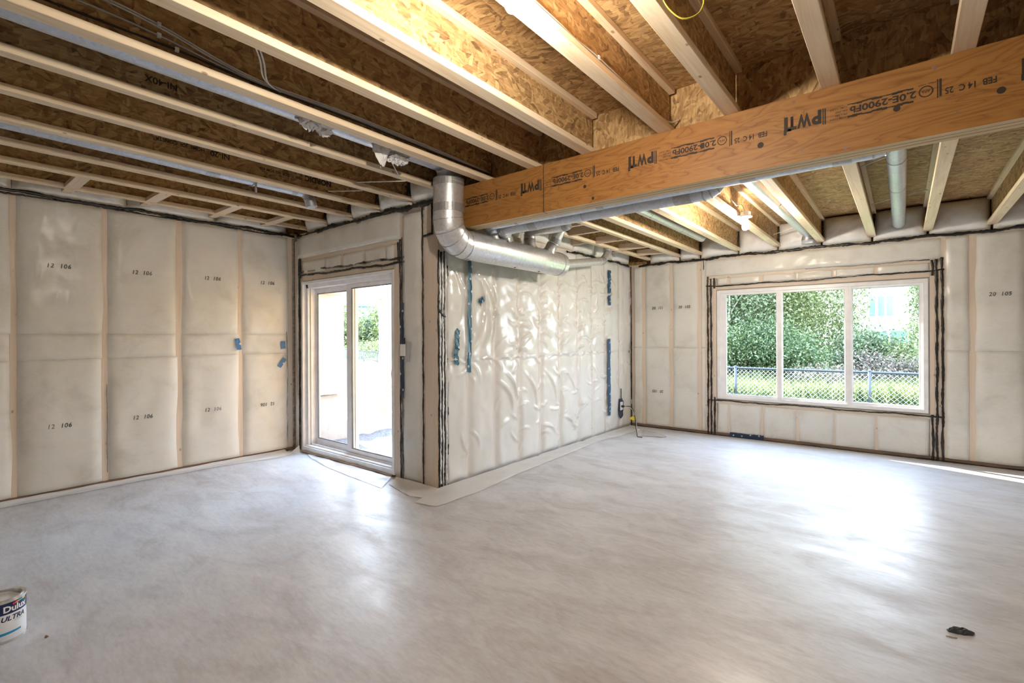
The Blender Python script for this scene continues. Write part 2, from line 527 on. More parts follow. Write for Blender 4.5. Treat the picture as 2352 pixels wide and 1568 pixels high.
M['lawn'] = m_ground('lawn', [(0.35, (0.09, 0.14, 0.03)), (0.6, (0.17, 0.23, 0.05)), (0.75, (0.25, 0.29, 0.09))], 6)
M['path'] = plain('pale_path', (0.42, 0.40, 0.38), 0.8)
M['fence'] = plain('black_fence_paint', (0.030, 0.040, 0.055), 0.5)
M['wire'] = plain('fence_wire', (0.27, 0.30, 0.34), 0.35)
M['bark'] = m_lumber('bark', 2, (0.22, 0.18, 0.14), (0.12, 0.09, 0.07))
M['bark_pale'] = m_lumber('bark_pale', 2, (0.62, 0.58, 0.50), (0.42, 0.38, 0.32))
M['leaf_a'] = m_leaf('leaf_grey_green', (0.055, 0.095, 0.035), (0.13, 0.175, 0.085), (0.26, 0.29, 0.19))
M['leaf_b'] = m_leaf('leaf_yellow_green', (0.075, 0.115, 0.028), (0.17, 0.20, 0.075), (0.32, 0.33, 0.18))
M['leaf_c'] = m_leaf('leaf_deep_green', (0.03, 0.07, 0.022), (0.08, 0.125, 0.048), (0.18, 0.22, 0.11))
M['leaf_d'] = m_leaf('leaf_dusky', (0.06, 0.08, 0.04), (0.17, 0.13, 0.11), (0.30, 0.24, 0.21))
M['blade'] = m_leaf('grass_blade', (0.08, 0.12, 0.028), (0.17, 0.21, 0.07), (0.30, 0.32, 0.15))
M['can_white'] = plain('can_paper_white', (0.80, 0.82, 0.85), 0.35)
M['can_navy'] = plain('can_paper_navy', (0.010, 0.020, 0.085), 0.3)
M['can_blue'] = plain('can_paper_blue', (0.02, 0.30, 0.58), 0.35)
M['can_steel'] = m_galv('can_steel', (0.66, 0.64, 0.62), 0.28)
M['paint'] = plain('dried_paint', (0.74, 0.73, 0.76), 0.4)
M['red'] = plain('print_red', (0.62, 0.04, 0.04), 0.4)
M['orange'] = plain('print_orange', (0.85, 0.35, 0.05), 0.4)
M['cyan'] = plain('print_cyan', (0.03, 0.42, 0.65), 0.4)
M['lime'] = plain('print_yellow', (0.75, 0.62, 0.12), 0.4)
M['scrap'] = plain('dark_scrap', (0.05, 0.06, 0.075), 0.5)

# ------------------------------------------------------------------ floor and walls
MB().box(XL - 0.25, XR + 0.2, YB - 0.2, YD + 0.16, -0.12, 0).box(XJ - 0.16, XR + 0.2, YD + 0.16, YW + 0.24, -0.12, 0).build('floor', M['concrete'], kind='structure')

class Wall:
    """local frame: u along the wall, z up, h into the room"""
    def __init__(s, axis, pos, sign):
        s.axis, s.pos, s.sign = axis, pos, sign
    def P(s, u, z, h):
        return (s.pos + s.sign * h, u, z) if s.axis == 'x' else (u, s.pos + s.sign * h, z)
    def arr(s, u, z, h):
        a = s.pos + s.sign * h
        return np.stack([a, u, z], -1) if s.axis == 'x' else np.stack([u, a, z], -1)
    def box(s, mb, u0, u1, z0, z1, h0, h1):
        a, b = s.P(u0, z0, h0), s.P(u1, z1, h1)
        return mb.box(a[0], b[0], a[1], b[1], a[2], b[2])
    def n(s):
        return Vector((s.sign, 0, 0)) if s.axis == 'x' else Vector((0, s.sign, 0))

W_LEFT = Wall('x', XL, 1); W_DOOR = Wall('y', YD, -1); W_JUT = Wall('x', XJ, 1); W_FAR = Wall('y', YW, -1)

def batt_h(s, t, b, seed, u, z):
    e = (1 - np.abs(2 * s - 1) ** 8) * (1 - 0.22 * np.abs(2 * t - 1) ** 30)
    nz = vnoise(u * 5, z * 4, seed) - 0.5
    nz2 = vnoise(u * 14, z * 12, seed + 3) - 0.5
    return -0.003 + (b + 0.003) * e + (nz * 0.022 + nz2 * 0.009) * e

BATTS = {}      # wall -> list of bays, read by the film
def batt(wall, key, parent, u0, u1, z0, z1, b=0.022, seed=0, res=0.035):
    nu = max(8, int((u1 - u0) / res)); nz = max(6, int((z1 - z0) / res))
    s = np.linspace(0, 1, nu)[:, None] * np.ones((1, nz)); t = np.ones((nu, 1)) * np.linspace(0, 1, nz)[None]
    u = u0 + (u1 - u0) * s; z = z0 + (z1 - z0) * t
    h = batt_h(s, t, b, seed, u, z)
    if u1 - u0 > 0.1:      # soft edges creep over the studs here and there
        u = u - (1 - s) ** 6 * 0.016 * np.clip(vnoise(z * 2.6, z * 0 + seed, seed + 7) * 1.7 - 0.55, 0, 1) + s ** 6 * 0.016 * np.clip(vnoise(z * 2.3, z * 0 + seed, seed + 9) * 1.7 - 0.55, 0, 1)
        h = np.maximum(h, 0.0012)
    # close the sides back to the sheathing
    up = np.pad(u, 1, mode='edge'); zp = np.pad(z, 1, mode='edge'); hp = np.pad(h, 1, constant_values=-0.11)
    o = obj('insulation_batt', grid_mesh('insulation_batt', wall.arr(up, zp, hp)), M['batt'], parent)
    BATTS.setdefault(key, []).append((u0, u1, z0, z1, b, seed))
    return o

def film_height(key, U, Z):
    Hh = np.full(U.shape, 0.003)
    for (u0, u1, z0, z1, b, seed) in BATTS.get(key, []):
        m = (U > u0) & (U < u1) & (Z > z0) & (Z < z1)
        s = (U - u0) / (u1 - u0); t = (Z - z0) / (z1 - z0)
        hb = batt_h(np.clip(s, 0, 1), np.clip(t, 0, 1), b, seed, U, Z) + 0.005
        Hh = np.where(m, np.maximum(hb, -0.004), Hh)
    return Hh

def blur(A, k=1):
    for _ in range(k):
        B = A.copy()
        B[1:-1, :] = (A[:-2, :] + 2 * A[1:-1, :] + A[2:, :]) / 4
        A = B.copy()
        A[:, 1:-1] = (B[:, :-2] + 2 * B[:, 1:-1] + B[:, 2:]) / 4
    return A

def ridges(U, Z, segs):
    out = np.zeros(U.shape)
    for (ua, za, ub, zb, w, h) in segs:
        du, dz = ub - ua, zb - za
        L2 = du * du + dz * dz
        lo_u, hi_u = min(ua, ub) - 4 * w, max(ua, ub) + 4 * w
        lo_z, hi_z = min(za, zb) - 4 * w, max(za, zb) + 4 * w
        iu = np.where((U[:, 0] >= lo_u) & (U[:, 0] <= hi_u))[0]; iz = np.where((Z[0] >= lo_z) & (Z[0] <= hi_z))[0]
        if len(iu) == 0 or len(iz) == 0: continue
        sl = np.ix_(iu, iz)
        u, z = U[sl], Z[sl]
        t = np.clip(((u - ua) * du + (z - za) * dz) / L2, 0, 1)
        bend = 0.12 * math.sqrt(L2) * np.sin(t * math.pi) * (1 if h > 0 else -1)
        nx, nz_ = -dz / math.sqrt(L2), du / math.sqrt(L2)
        d = np.hypot(u - (ua + du * t + nx * bend), z - (za + dz * t + nz_ * bend))
        taper = np.clip(np.sin(np.clip(t, 0.02, 0.98) * math.pi), 0, 1) ** 0.7
        out[sl] += abs(h) * taper * np.exp(-(d / w) ** 2)
    return out

def film(wall, key, parent, u0, u1, z0, z1, mat, res=0.025, holes=(), segs=(), soft=2, amp=0.004, seed=5):
    nu = int((u1 - u0) / res) + 1; nz = int((z1 - z0) / res) + 1
    U = np.linspace(u0, u1, nu)[:, None] * np.ones((1, nz)); Z = np.ones((nu, 1)) * np.linspace(z0, z1, nz)[None]
    Hh = film_height(key, U, Z)
    Hh = np.maximum(blur(Hh, soft), Hh)
    Hh = blur(Hh, 1) + 0.0025
    Hh += amp * (vnoise(U * 6, Z * 3.5, seed) + 0.5 * vnoise(U * 15, Z * 11, seed + 1))
    Hh += ridges(U, Z, segs)
    mask = np.ones((nu - 1, nz - 1), bool)
    uc = (U[:-1, :-1] + U[1:, 1:]) / 2; zc = (Z[:-1, :-1] + Z[1:, 1:]) / 2
    for (a, b, c, d) in holes:
        mask &= ~((uc > a) & (uc < b) & (zc > c) & (zc < d))
    return obj('vapour_film', grid_mesh('vapour_film', wall.arr(U, Z, Hh), mask), mat, parent)

def bead(wall, parent, pts, r=0.008, h=0.016, name='sealant_bead', jit=0.004, mat=None, step=0.02, seed=1, blobs=0.35):
    rr = random.Random(seed)
    path, rad = [], []
    for (a, b) in zip(pts[:-1], pts[1:]):
        ln = math.hypot(b[0] - a[0], b[1] - a[1]); k = max(2, int(ln / step))
        for i in range(k):
            t = i / k
            path.append((a[0] + (b[0] - a[0]) * t, a[1] + (b[1] - a[1]) * t))
    path.append(pts[-1])
    out = []
    ph = rr.random() * 10
    for i, (u, z) in enumerate(path):
        w = math.sin(i * 0.35 + ph) * 0.6 + math.sin(i * 0.13 + ph * 2) + (rr.random() - 0.5) * 1.1
        w2 = math.sin(i * 0.27 + ph * 3) * 0.6 + (rr.random() - 0.5)
        out.append(wall.P(u + w2 * jit, z + w * jit, h + (rr.random() - 0.5) * 0.002))
        rad.append(r * (0.75 + blobs * (1 + math.sin(i * 0.5 + ph)) * 0.5 + rr.random() * blobs))
    return MB().tube(out, rad, 6, flat=(wall.n(), 0.6)).build(name, mat or M['seal'], parent, smooth=True)

def stud(wall, parent, u0, u1, z0, z1, name='stud', mat=None, depth=0.138, h1=0.0):
    mb = MB(); wall.box(mb, u0, u1, z0, z1, -depth, h1)
    return mb.build(name, mat or M['stud'], parent)

def batt_print(wall, parent, txt, u0, u1, z, h, flip=False, mirror=False, mat=None):
    me = text_mesh(txt, 1.0, 0.016, 0.15, 1.15)
    co = np.empty(len(me.vertices) * 3); me.vertices.foreach_get('co', co)
    w = co.reshape(-1, 3)[:, 0].max()
    k = (u1 - u0) / w
    # reading direction seen from the room: left wall looks +u to the right, far walls +u to the right
    o = wall.P(u0, z, h); ex = np.array(wall.P(u0 + 1, z, h)) - np.array(o); ey = np.array((0, 0, 1.0))
    if flip:
        o = wall.P(u1, z + k * 0.55, h); ex, ey = -ex, -ey
    place_text(me, o, ex * k, ey * k * 1.15)
    return obj('batt_print', me, mat or M['ink_grey'], parent)

# ---- left wall
wl = MB(); W_LEFT.box(wl, YB, YD + 0.16, -0.0, 2.62, -0.17, -0.14); W_LEFT.box(wl, YB, YD + 0.16, 2.62, 2.975, -0.17, -0.10)
wl = wl.build('wall_left', M['osb_web'], kind='structure')
sl = [(-3.45, -3.41), (-2.84, -2.80), (-2.23, -2.19), (-1.63, -1.59), (-1.02, -0.98), (-0.04, 0.0), (0.578, 0.62), (1.183, 1.229), (1.787, 1.842), (2.388, 2.438), (2.962, 3.022)]
sl = [(-3.46, -3.42), (-2.85, -2.81), (-2.24, -2.20), (-1.63, -1.59), (-1.02, -0.98), (-0.63, -0.59), (-0.03, 0.012), (0.578, 0.62), (1.183, 1.229), (1.787, 1.842), (2.388, 2.438), (2.962, 3.02)]
for i, (a, b) in enumerate(sl):
    stud(W_LEFT, wl, a, b, 0.04, 2.60)
stud(W_LEFT, wl, YB, YD, 0.0, 0.04, 'bottom_plate', M['sill_dark'], h1=0.012)
stud(W_LEFT, wl, YB, YD, 2.602, 2.637, 'top_plate', M['plate_y'])
for i, ((a, b), (c, d)) in enumerate(zip(sl[:-1], sl[1:])):
    for j, (z0, z1) in enumerate(((0.042, 1.192), (1.193, 1.422), (1.423, 2.598))):
        o = batt(W_LEFT, 'left', wl, b + 0.002, c - 0.002, z0, z1, 0.030 if j != 1 else 0.022, 10 * i + j)
        if j != 1 and b > 0.5:
            mid = (b + c) / 2 + (-0.02 if i < 9 else 0.0)
            w = 0.165
            batt_print(W_LEFT, o, '12  106', mid - w / 2, mid + w / 2, 0.590 if j == 0 else 2.005, 0.044, flip=(i == len(sl) - 2 and j == 0))
rl = random.Random(3)
segs = []
for (a, b) in sl[6:]:
    for k in range(9):
        z = rl.uniform(0.1, 2.4); s = rl.choice((-1, 1)); ln = rl.uniform(0.08, 0.28); an = rl.uniform(0.5, 1.3)
        segs.append((b if s > 0 else a, z, (b if s > 0 else a) + s * ln * math.cos(an), z + rl.choice((-1, 1)) * ln * math.sin(an), rl.uniform(0.008, 0.018), rl.uniform(0.003, 0.007)))
segs += [(2.55, 0.55, 2.75, 0.28, 0.016, 0.016), (2.70, 0.55, 2.82, 0.36, 0.013, 0.013), (2.84, 0.75, 2.87, 0.50, 0.010, 0.010)]
for k in range(26):   # patch of short creases high in the first bay
    u = rl.uniform(0.66, 1.08); z = rl.uniform(1.55, 2.35)
    segs.append((u, z, u + rl.uniform(-0.02, 0.02), z + rl.uniform(0.06, 0.22), 0.008, 0.004))
segs = [(a, b, c, d, w, h * 1.7) for (a, b, c, d, w, h) in segs]
film(W_LEFT, 'left', wl, YB, YD - 0.005, 0.045, 2.60, M['film'], 0.025, (), segs)
bead(W_LEFT, wl, [(YB, 2.625), (YD, 2.632)], 0.013, 0.014, seed=2, jit=0.006)
bead(W_LEFT, wl, [(-0.6, 2.606), (2.9, 2.612)], 0.008, 0.014, seed=9, jit=0.006)
bead(W_LEFT, wl, [(-1.0, 0.008), (2.95, 0.008)], 0.006, 0.022, seed=4, jit=0.003)
bead(W_LEFT, wl, [(2.945, 0.06), (2.95, 1.2), (2.945, 1.45)], 0.004, 0.012, seed=6, jit=0.003)
for y in (1.17, 1.245):
    bead(W_LEFT, wl, [(y + 0.05, 0.12), (y + 0.052, 0.95)], 0.003, 0.006, seed=int(y * 90), jit=0.002)

# ---- door wall
DX0, DX1, DZ1 = -5.672, -3.925, 2.048
wd = MB()
W_DOOR.box(wd, XL - 0.17, DX0 - 0.01, -0.1, 2.62, -0.19, -0.14)
W_DOOR.box(wd, DX1 + 0.01, XJ - 0.14, -0.1, 2.62, -0.19, -0.14)
W_DOOR.box(wd, DX0 - 0.01, DX1 + 0.01, DZ1 + 0.01, 2.62, -0.19, -0.14)
W_DOOR.box(wd, XL - 0.17, XJ - 0.0, 2.62, 2.975, -0.17, -0.12)
wd = wd.build('wall_back', M['osb_rim'], kind='structure')
DBOT = 0.04
for (a, b) in ((-5.86, -5.82), (-5.752, -5.712), (-5.710, -5.674), (-3.922, -3.874), (-3.872, -3.826), (-3.824, -3.776)):
    stud(W_DOOR, wd, a, b, 0.0, 2.56 if b < -5.8 or a > -3.83 else 2.30)
stud(W_DOOR, wd, -3.53, -3.475, 0.0, 2.56)
stud(W_DOOR, wd, -3.470, XJ - 0.001, 0.0, 2.31, 'corner_post')
stud(W_DOOR, wd, -3.470, XJ - 0.001, 2.32, 2.60, 'corner_block', M['plate_x'])
stud(W_DOOR, wd, XL + 0.06, XJ - 0.001, 2.602, 2.637, 'top_plate', M['plate_x'], h1=-0.004)
stud(W_DOOR, wd, DX0 - 0.06, DX1 + 0.10, 2.292, 2.335, 'header_plate', M['plate_x'])
stud(W_DOOR, wd, DX0 - 0.02, DX1 + 0.02, 2.06, 2.145, 'header_rail', M['plate_x'])
cr = [-5.70, -5.17, -4.83, -4.42, -4.05, -3.90]
for x in cr[1:-1]:
    stud(W_DOOR, wd, x - 0.02, x + 0.02, 2.147, 2.290, 'cripple_stud')
for i, (a, b) in enumerate(zip(cr[:-1], cr[1:])):
    batt(W_DOOR, 'door', wd, a + 0.022, b - 0.022, 2.15, 2.288, 0.02, 80 + i, 0.02)
batt(W_DOOR, 'door', wd, -5.80, -3.83, 2.34, 2.598, 0.035, 91)
batt(W_DOOR, 'door', wd, -5.818, -5.755, 0.02, 2.55, 0.01, 92, 0.03)
batt(W_DOOR, 'door', wd, -3.774, -3.532, 0.02, 2.55, 0.022, 93)
segs = []
for k in range(40):
    u = rl.uniform(-5.7, -3.9); z = rl.choice((2.30, 2.145, 2.58)); segs.append((u, z, u + rl.uniform(-0.06, 0.06), z + rl.choice((-1, 1)) * rl.uniform(0.03, 0.09), 0.008, 0.006))
for k in range(16):
    u = rl.choice((-3.78, -3.53)); z = rl.uniform(0.1, 2.4); segs.append((u, z, u + (0.1 if u < -3.7 else -0.1), z + rl.uniform(-0.2, 0.2), 0.012, 0.005))
film(W_DOOR, 'door', wd, XL + 0.02, XJ, 0.0, 2.61, M['film'], 0.018, [(DX0 - 0.004, DX1 + 0.004, -1, DZ1 + 0.004)], segs)
bead(W_DOOR, wd, [(XL + 0.12, 2.605), (-4.9, 2.615), (-3.33, 2.622)], 0.017, 0.016, seed=21, jit=0.009, blobs=0.7)
for k, (a, b) in enumerate((((-5.735, 2.172), (-3.74, 2.150)), ((-5.74, 2.125), (-3.74, 2.102)))):
    bead(W_DOOR, wd, [a, b], 0.009, 0.016, seed=30 + k, jit=0.006, blobs=0.5)
for k, (x, z0, z1) in enumerate(((-5.742, 0.02, 2.335), (-5.722, 0.02, 2.345), (-5.702, 2.10, 2.335), (-3.812, 0.0, 2.33), (-3.782, 0.0, 2.345), (-3.842, 2.10, 2.30), (-3.485, 0.02, 2.60))):
    bead(W_DOOR, wd, [(x, z0), (x + 0.004, (z0 + z1) / 2), (x, z1)], 0.0065, 0.014, seed=40 + k, jit=0.004, blobs=0.6)
bead(W_DOOR, wd, [(-3.485, 2.318), (-3.345, 2.325)], 0.009, 0.014, seed=50)
bead(W_DOOR, wd, [(-3.358, 2.33), (-3.352, 2.60)], 0.008, 0.014, seed=51)

# ---- corner wall (right of the door, runs away from the camera)
wj = MB()
W_JUT.box(wj, YD + 0.14, YW + 0.2, -0.1, 2.975, -0.19, -0.14)
wj = wj.build('wall_corner', M['osb_web'], kind='structure')
sj = [3.075, 3.43, 3.823, 4.225, 4.63, 5.04, 5.475, 5.848, 6.22, 6.653, 7.055]
stud(W_JUT, wj, YD + 0.003, 3.10, 0.0, 2.43, 'corner_post')
for y in sj[1:]:
    stud(W_JUT, wj, y - 0.02, y + 0.02, 0.04, 2.43)
stud(W_JUT, wj, YD + 0.003, YW, 2.432, 2.466, 'top_plate', M['plate_y'])
stud(W_JUT, wj, YD + 0.003, YW, 0.0, 0.038, 'bottom_plate', M['sill_dark'])
for i, (a, b) in enumerate(zip(sj[:-1], sj[1:])):
    for j, (z0, z1) in enumerate(((0.042, 1.152), (1.153, 2.43))):
        batt(W_JUT, 'jut', wj, a + (0.028 if i == 0 else 0.022), b - 0.022, z0, z1, 0.020, 200 + 10 * i + j)
rj = random.Random(12)
segs = []
for y in sj[3:9]:                       # tension creases fanning from staples
    for k in range(26):
        z = rj.uniform(1.16, 2.15) if k < 20 else rj.uniform(0.1, 1.0)
        s = rj.choice((-1, 1)); ln = rj.uniform(0.08, 0.24); an = rj.uniform(-0.2, 0.75)
        segs.append((y, z, y + s * ln * math.cos(an), z + ln * math.sin(an), rj.uniform(0.007, 0.017), rj.uniform(0.006, 0.016)))
for y in sj[1:]:
    for k in range(10):
        z = rj.uniform(0.1, 2.3); s = rj.choice((-1, 1)); ln = rj.uniform(0.1, 0.3); an = rj.uniform(0.3, 1.3)
        segs.append((y, z, y + s * ln * math.cos(an), z + rj.choice((-1, 1)) * ln * math.sin(an), rj.uniform(0.010, 0.022), rj.uniform(0.004, 0.010)))
segs += [(3.58, 2.0, 3.53, 1.30, 0.018, 0.020), (3.66, 1.95, 3.78, 1.30, 0.016, 0.022), (3.80, 1.95, 3.72, 1.45, 0.018, 0.024), (3.70, 1.70, 3.62, 1.25, 0.020, 0.018),
         (3.86, 0.92, 4.10, 0.58, 0.018, 0.020), (3.98, 1.0, 4.16, 0.70, 0.014, 0.016), (4.33, 0.98, 4.55, 0.55, 0.016, 0.016), (4.70, 1.0, 4.95, 0.60, 0.014, 0.014),
         (4.66, 0.35, 4.92, 0.22, 0.014, 0.018), (5.10, 0.40, 5.40, 0.18, 0.016, 0.018), (5.15, 0.95, 5.38, 0.65, 0.014, 0.012), (3.30, 2.0, 3.38, 1.30, 0.014, 0.012), (3.22, 2.05, 3.33, 1.55, 0.012, 0.010)]
for k in range(14):                     # lap joint fold
    a = 3.1 + k * 0.24
    segs.append((a, 1.135 + rj.uniform(-0.006, 0.006), a + 0.26, 1.135 + rj.uniform(-0.006, 0.006), 0.008, 0.012))
segs = [(a, b, c, d, w, h * 2.0) for (a, b, c, d, w, h) in segs]
film(W_JUT, 'jut', wj, YD - 0.004, YW - 0.01, 0.0, 2.46, M['film_shiny'], 0.014, (), segs, soft=4, amp=0.006, seed=31)
for k, y in enumerate((3.045, 3.077, 3.113, 3.152)):
    bead(W_JUT, wj, [(y, 0.01), (y + 0.004, 0.9), (y - 0.002, 1.5), (y + 0.002, 2.16)], 0.0075, 0.020, seed=60 + k, jit=0.004, blobs=0.7)
for k, y in enumerate((3.060, 3.094, 3.132)):
    bead(W_JUT, wj, [(y, 0.05), (y, 2.1)], 0.0055, 0.022, 'film_fold', 0.005, M['seal_white'], seed=70 + k, blobs=1.0)
bead(W_JUT, wj, [(3.04, 1.62), (3.10, 1.57), (3.155, 1.56)], 0.007, 0.026, seed=77, jit=0.006, blobs=0.8)
bead(W_JUT, wj, [(3.05, 0.006), (5.2, 0.006), (7.05, 0.006)], 0.007, 0.030, seed=78, jit=0.004)
bead(W_JUT, wj, [(7.062, 0.0), (7.066, 1.3), (7.060, 2.45)], 0.011, 0.016, seed=79, jit=0.004)
bead(W_JUT, wj, [(5.2, 2.44), (6.2, 2.455), (7.0, 2.45)], 0.011, 0.018, seed=80, jit=0.008, blobs=0.7)
bead(W_JUT, wj, [(6.98, 1.05), (6.96, 1.22), (6.99, 1.30), (7.0, 1.12)], 0.008, 0.022, seed=81, jit=0.003)

# ---- far wall with the window
WX0, WX1, WZ0, WZ1 = -2.012, 0.218, 0.510, 1.998
wf = MB()
W_FAR.box(wf, XJ - 0.19, WX0 - 0.012, -0.1, 2.975, -0.22, -0.14)
W_FAR.box(wf, WX1 + 0.012, XR + 0.2, -0.1, 2.975, -0.22, -0.14)
W_FAR.box(wf, WX0 - 0.012, WX1 + 0.012, WZ1 + 0.012, 2.975, -0.22, -0.14)
W_FAR.box(wf, WX0 - 0.012, WX1 + 0.012, -0.1, WZ0 - 0.012, -0.22, -0.14)
wf = wf.build('wall_far', M['osb_rim'], kind='structure')
full = [(-3.29, -3.24), (-3.113, -3.057), (-2.693, -2.630), (-2.283, -2.226), (-2.172, -2.120), (-2.118, -2.066), (-2.064, -2.026), (0.232, 0.270), (0.272, 0.318), (0.320, 0.366), (0.549, 0.606), (0.956, 1.0), (1.362, 1.40), (1.77, 1.81), (2.17, 2.21), (2.58, 2.62), (2.98, 3.02)]
for (a, b) in full:
    short = a > -2.13 and b < 0.3
    stud(W_FAR, wf, a, b, 0.04, 2.165 if short else 2.43)
stud(W_FAR, wf, XJ, XR, 0.0, 0.038, 'bottom_plate', M['sill_dark_x'], h1=0.010)
stud(W_FAR, wf, XJ, XR, 2.432, 2.466, 'top_plate', M['plate_x'])
stud(W_FAR, wf, -2.118, 0.318, 2.170, 2.208, 'header_plate', M['plate_x'])
stud(W_FAR, wf, -2.024, 0.230, 2.014, 2.078, 'header_rail', M['plate_x'])
stud(W_FAR, wf, -2.024, 0.230, 0.448, 0.494, 'sill_rail', M['plate_x'])
crf = [-1.864, -1.452, -1.042, -0.648, -0.242]
for x in crf:
    stud(W_FAR, wf, x - 0.019, x + 0.019, 0.04, 0.446, 'cripple_stud')
    stud(W_FAR, wf, x - 0.019, x + 0.019, 2.080, 2.168, 'cripple_stud')
edges = [-2.024] + crf + [0.230]
for i, (a, b) in enumerate(zip(edges[:-1], edges[1:])):
    batt(W_FAR, 'far', wf, a + 0.021, b - 0.021, 0.042, 0.444, 0.018, 300 + i, 0.03)
    batt(W_FAR, 'far', wf, a + 0.021, b - 0.021, 2.082, 2.166, 0.012, 320 + i, 0.02)
batt(W_FAR, 'far', wf, -2.16, 0.318, 2.212, 2.428, 0.028, 340, 0.03)
bays = [(-3.238, -3.115, 0), (-3.055, -2.695, 1), (-2.628, -2.285, 1), (-2.224, -2.174, 0), (0.368, 0.547, 0), (0.608, 0.954, 1), (1.002, 1.36, 0), (1.402, 1.768, 0), (1.812, 2.168, 0), (2.212, 2.578, 0), (2.622, 2.978, 0)]
for i, (a, b, pr_) in enumerate(bays):
    for j, (z0, z1) in enumerate(((0.042, 1.202), (1.203, 2.428))):
        o = batt(W_FAR, 'far', wf, a, b, z0, z1, 0.020 if b - a > 0.1 else 0.008, 360 + 2 * i + j)
        if pr_ and not (j == 0 and i != 1):
            c = (a + b) / 2 + (0.02 if i == 1 else 0.0)
            batt_print(W_FAR, o, '20  105', c - 0.085, c + 0.085, 1.775 if j else 0.545, 0.034, flip=(j == 0))
rf = random.Random(5)
segs = []
for (a, b) in full:
    for k in range(7):
        z = rf.uniform(0.1, 2.3); s = rf.choice((-1, 1)); ln = rf.uniform(0.06, 0.22); an = rf.uniform(0.2, 1.2)
        e = b if s > 0 else a
        segs.append((e, z, e + s * ln * math.cos(an), z + rf.choice((-1, 1)) * ln * math.sin(an), rf.uniform(0.007, 0.014), rf.uniform(0.002, 0.006)))
for k in range(60):
    u = rf.uniform(-2.1, 0.3); z = rf.uniform(2.22, 2.42); segs.append((u, z, u + rf.uniform(0.04, 0.14), z + rf.uniform(-0.03, 0.03), 0.009, 0.004))
film(W_FAR, 'far', wf, XJ + 0.01, XR, 0.045, 2.46, M['film'], 0.022, [(WX0 - 0.006, WX1 + 0.006, WZ0 - 0.006, WZ1 + 0.006)], segs, amp=0.003)
bead(W_FAR, wf, [(XJ + 0.15, 2.445), (-1.5, 2.462), (0, 2.455), (1.2, 2.46), (XR, 2.46)], 0.013, 0.018, seed=101, jit=0.007, blobs=0.6)
bead(W_FAR, wf, [(-2.15, 2.068), (-1.2, 2.062), (-0.3, 2.075), (0.352, 2.082)], 0.008, 0.016, seed=102, jit=0.005)
bead(W_FAR, wf, [(-0.95, 2.205), (0.23, 2.20)], 0.0045, 0.016, seed=103, jit=0.005)
bead(W_FAR, wf, [(-2.14, 0.482), (-1.0, 0.488), (0.345, 0.478)], 0.0075, 0.016, seed=104, jit=0.005)
for k, (x, z0, z1) in enumerate(((-2.135, 0.0, 2.20), (-2.092, 0.0, 2.17), (-2.048, 0.0, 0.52), (-2.048, 2.03, 2.17), (0.286, 0.0, 2.20), (0.333, 0.0, 2.215), (0.250, 0.0, 0.50), (0.250, 2.03, 2.20), (-2.19, 2.30, 2.44))):
    bead(W_FAR, wf, [(x, z0), (x + 0.004, (z0 + z1) / 2), (x, z1)], 0.0088 if k != 8 else 0.004, 0.015, seed=110 + k, jit=0.004, blobs=0.6)
bead(W_FAR, wf, [(XJ + 0.06, 0.006), (0.3, 0.006), (XR, 0.006)], 0.007, 0.022, seed=130, jit=0.003)

# ---- walls behind the camera, never in frame
MB().box(XR, XR + 0.16, YB - 0.16, YW + 0.14, -0.1, 2.975).build('wall_right', M['batt'], kind='structure')
MB().box(XL - 0.17, XR, YB - 0.16, YB, -0.1, 2.975).build('wall_rear', M['batt'], kind='structure')

# ------------------------------------------------------------------ window
win = empty('window_1', ((WX0 + WX1) / 2, YW, WZ0), kind='structure')
def ringbox(wall, u0, u1, z0, z1, t, h0, h1, tb=None):
    mb = MB(); tb = t if tb is None else tb
    wall.box(mb, u0, u1, z1 - t, z1, h0, h1); wall.box(mb, u0, u1, z0, z0 + tb, h0, h1)
    wall.box(mb, u0, u0 + t, z0 + tb, z1 - t, h0, h1); wall.box(mb, u1 - t, u1, z0 + tb, z1 - t, h0, h1)
    return mb
ringbox(W_FAR, WX0 - 0.012, WX1 + 0.012, WZ0 - 0.012, WZ1 + 0.012, 0.03, -0.225, -0.065).build('sun_block_jamb', M['vinyl'], win)  # outer reveal, added and made deep to block sun from the left pane
ringbox(W_FAR, WX0, WX1, WZ0, WZ1, 0.040, -0.065, 0.010).build('window_frame', M['vinyl'], win)
glz = [(-1.897, -1.281), (-1.211, -0.549), (-0.470, 0.142)]
for (a, b) in ((-1.281, -1.211), (-0.549, -0.470)):
    mb = MB(); W_FAR.box(mb, a + 0.008, b - 0.008, WZ0 + 0.04, WZ1 - 0.04, -0.052, 0.000)
    W_FAR.box(mb, (a + b) / 2 - 0.006, (a + b) / 2 + 0.006, WZ0 + 0.04, WZ1 - 0.04, 0.000, 0.003)
    mb.build('mullion', M['vinyl'], win)
for i, (a, b) in enumerate(glz):
    u0 = WX0 + 0.04 if i == 0 else a - 0.027
    u1 = WX1 - 0.04 if i == 2 else b + 0.027
    mb = MB()
    W_FAR.box(mb, u0, a, WZ0 + 0.04, WZ1 - 0.04, -0.048, -0.012); W_FAR.box(mb, b, u1, WZ0 + 0.04, WZ1 - 0.04, -0.048, -0.012)
    W_FAR.box(mb, a, b, WZ0 + 0.04, 0.578, -0.048, -0.012); W_FAR.box(mb, a, b, 1.930, WZ1 - 0.04, -0.048, -0.012)
    s_ = mb.build('sash', M['vinyl'], win)
    ringbox(W_FAR, a, b, 0.578, 1.930, 0.005, -0.034, -0.024).build('gasket', M['cable_grey'], s_)
    mb = MB(); W_FAR.box(mb, a, b, 0.578, 1.930, -0.032, -0.028); mb.build('pane', M['glass'], win)

